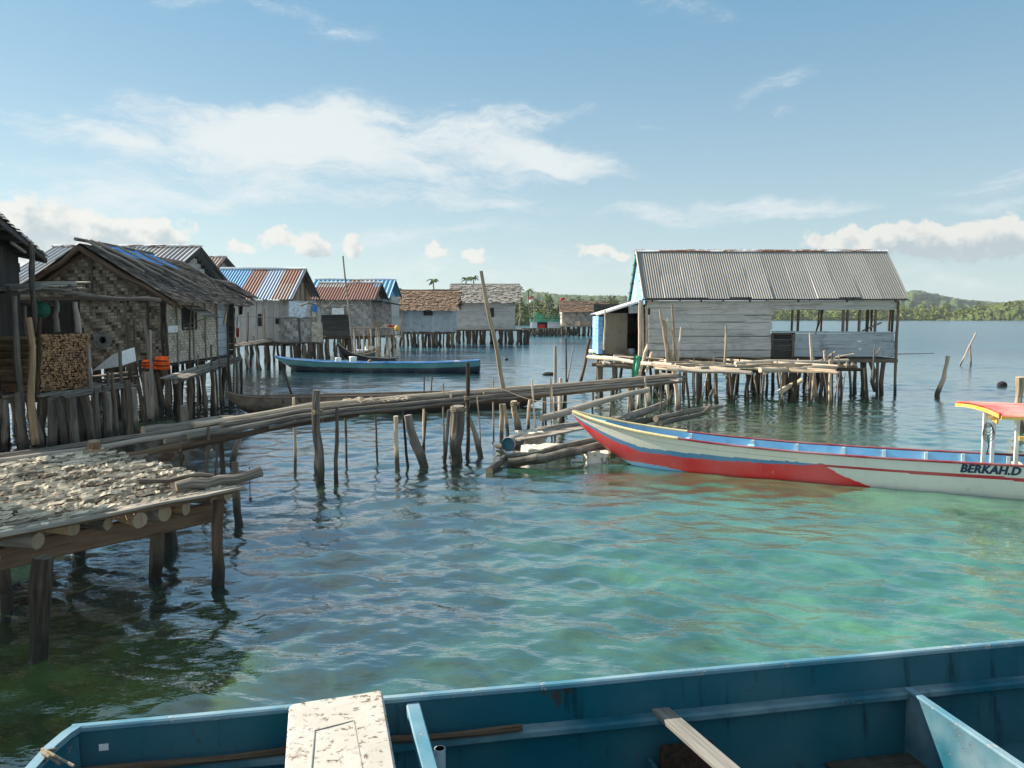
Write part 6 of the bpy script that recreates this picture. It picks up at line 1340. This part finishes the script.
for i in range(160):
    p, q = slab(*rsq(*ed[i])), slab(*rsq(*ed[(i+1) % 160])); b.poly([p-nz*.012, q-nz*.012, q-nz*.06, p-nz*.06], [(0, 0)]*4, .5)
b.poly([slab(*rsq(*e))-nz*.06 for e in ed][::-1])
lid = empty('stained_board', slab(.5, .5), 'stained white plastic panel lying across the blue boat', 'board')
b.build('sheet', M['board'], lid, False)
b = MB(821); q = [slab(.27, .36), slab(.66, .31), slab(.72, 1.0), slab(.22, 1.0)]
for p1_, p2_ in ((q[0], q[1]), (q[1], q[2]), (q[0], q[3])): b.beam(p1_+nz*.001, p2_+nz*.001, .005, .004, nz)
b.build('recess_line', M['grime'], lid)
b = MB(825); pts = [(38, 765), (120, 754), (230, 748), (285, 744), (395, 733), (440, 726), (480, 719), (517, 713.5)]
path = [K(sof(x, y, zg-.16)[0], .112+.006*math.sin(i*1.3), zg-.168+.004*math.sin(i*2.1)) for i, (x, y) in enumerate(pts)]; b.sweep(path, lambda i: [(math.cos(j*.785)*(.019+.003*math.sin(i*2.2)), math.sin(j*.785)*(.019+.003*math.sin(i*2.2))) for j in range(8)], mcap=0)
tag(b.build('punting_pole', M['brown'], None, org=path[3]), 'long dark pole lying along the inside of the blue boat', 'pole')
b = MB(826); pb = at_z(440, 775, .43); b.sweep([pb-V((0, 0, .28)), pb+V((0, 0, .05)), pb+V((.0, .0, .145)), pb+V((0, 0, .145)), pb+V((0, 0, .02))], lambda i: [(math.cos(j*.349)*(.030, .030, .030, .024, .024)[i], math.sin(j*.349)*(.030, .030, .030, .024, .024)[i]) for j in range(18)], up=(0, 1, 0)); tag(b.build('plastic_pipe', M['pvc'], None, False, org=pb), 'short upright grey plastic pipe beside the worn frame of the blue boat', 'pipe')
b = MB(827)
for k, (p, q) in enumerate((((42, 749), (74, 766)), ((42, 752), (60, 764)), ((48, 750), (44, 762)), ((46, 751), (56, 749)))): b.tube([at_z(p[0]+(q[0]-p[0])*i/5, p[1]+(q[1]-p[1])*i/5, zg+.03+.02*math.sin(i)) for i in range(6)], .007, 6)
tag(b.build('mooring_rope', M['rope'], None, org=at_z(50, 752, zg)), 'rope knotted round the tip of the blue boat', 'rope')
b = MB(828); s, d = sof(104, 746, zg-.09); b.beam(K(s-.022, .036, zg-.10), K(s+.022, .036, zg-.10), .004, .045, (0, 0, 1)); b.build('chipped_patch', M['whitec'], fb_)
b = MB(829); b.beam(K(SEND, .0, .25), K(SEND, BW, .25), .05, 1.0, (0, 0, 1)); b.build('transom', M['fblue'], fb_)
for o in list(COL.objects):
    gname = {'house': 'stilt houses of the village', 'palm tree': 'palms on the shore', 'flag': 'red and white flags', 'life vest': 'orange life vests', 'bucket': 'white buckets in the teal boat', 'float': 'floats and foam blocks in the water', 'clothing': 'washing hung out by the woven house'}.get(o.get('category'))
    if o.get('category') == 'pole' and o.name.split('.')[0] in ('stake', 'pole', 'prop'): gname = 'poles standing in the water'
    if gname: o['group'] = gname
# ------------------------------------------------------------------ sea air
m, t = mat('sea haze'); t.n.clear(); pv = t.new('ShaderNodeVolumePrincipled'); pv.inputs['Color'].default_value = (.80, .88, .95, 1); pv.inputs['Density'].default_value = .00011; pv.inputs['Anisotropy'].default_value = .2
t.l.new(pv.outputs[0], t.new('ShaderNodeOutputMaterial').inputs['Volume'])
HAZE = True
if HAZE:
    bm = bmesh.new(); bmesh.ops.create_cube(bm, size=1); me = bpy.data.meshes.new('haze'); bm.to_mesh(me); bm.free(); me.materials.append(m)
    hz_ = bpy.data.objects.new('haze', me); COL.objects.link(hz_); hz_.scale = (8000, 8000, 160); hz_.location = (0, 0, 160/2-4); hz_['kind'] = 'stuff'
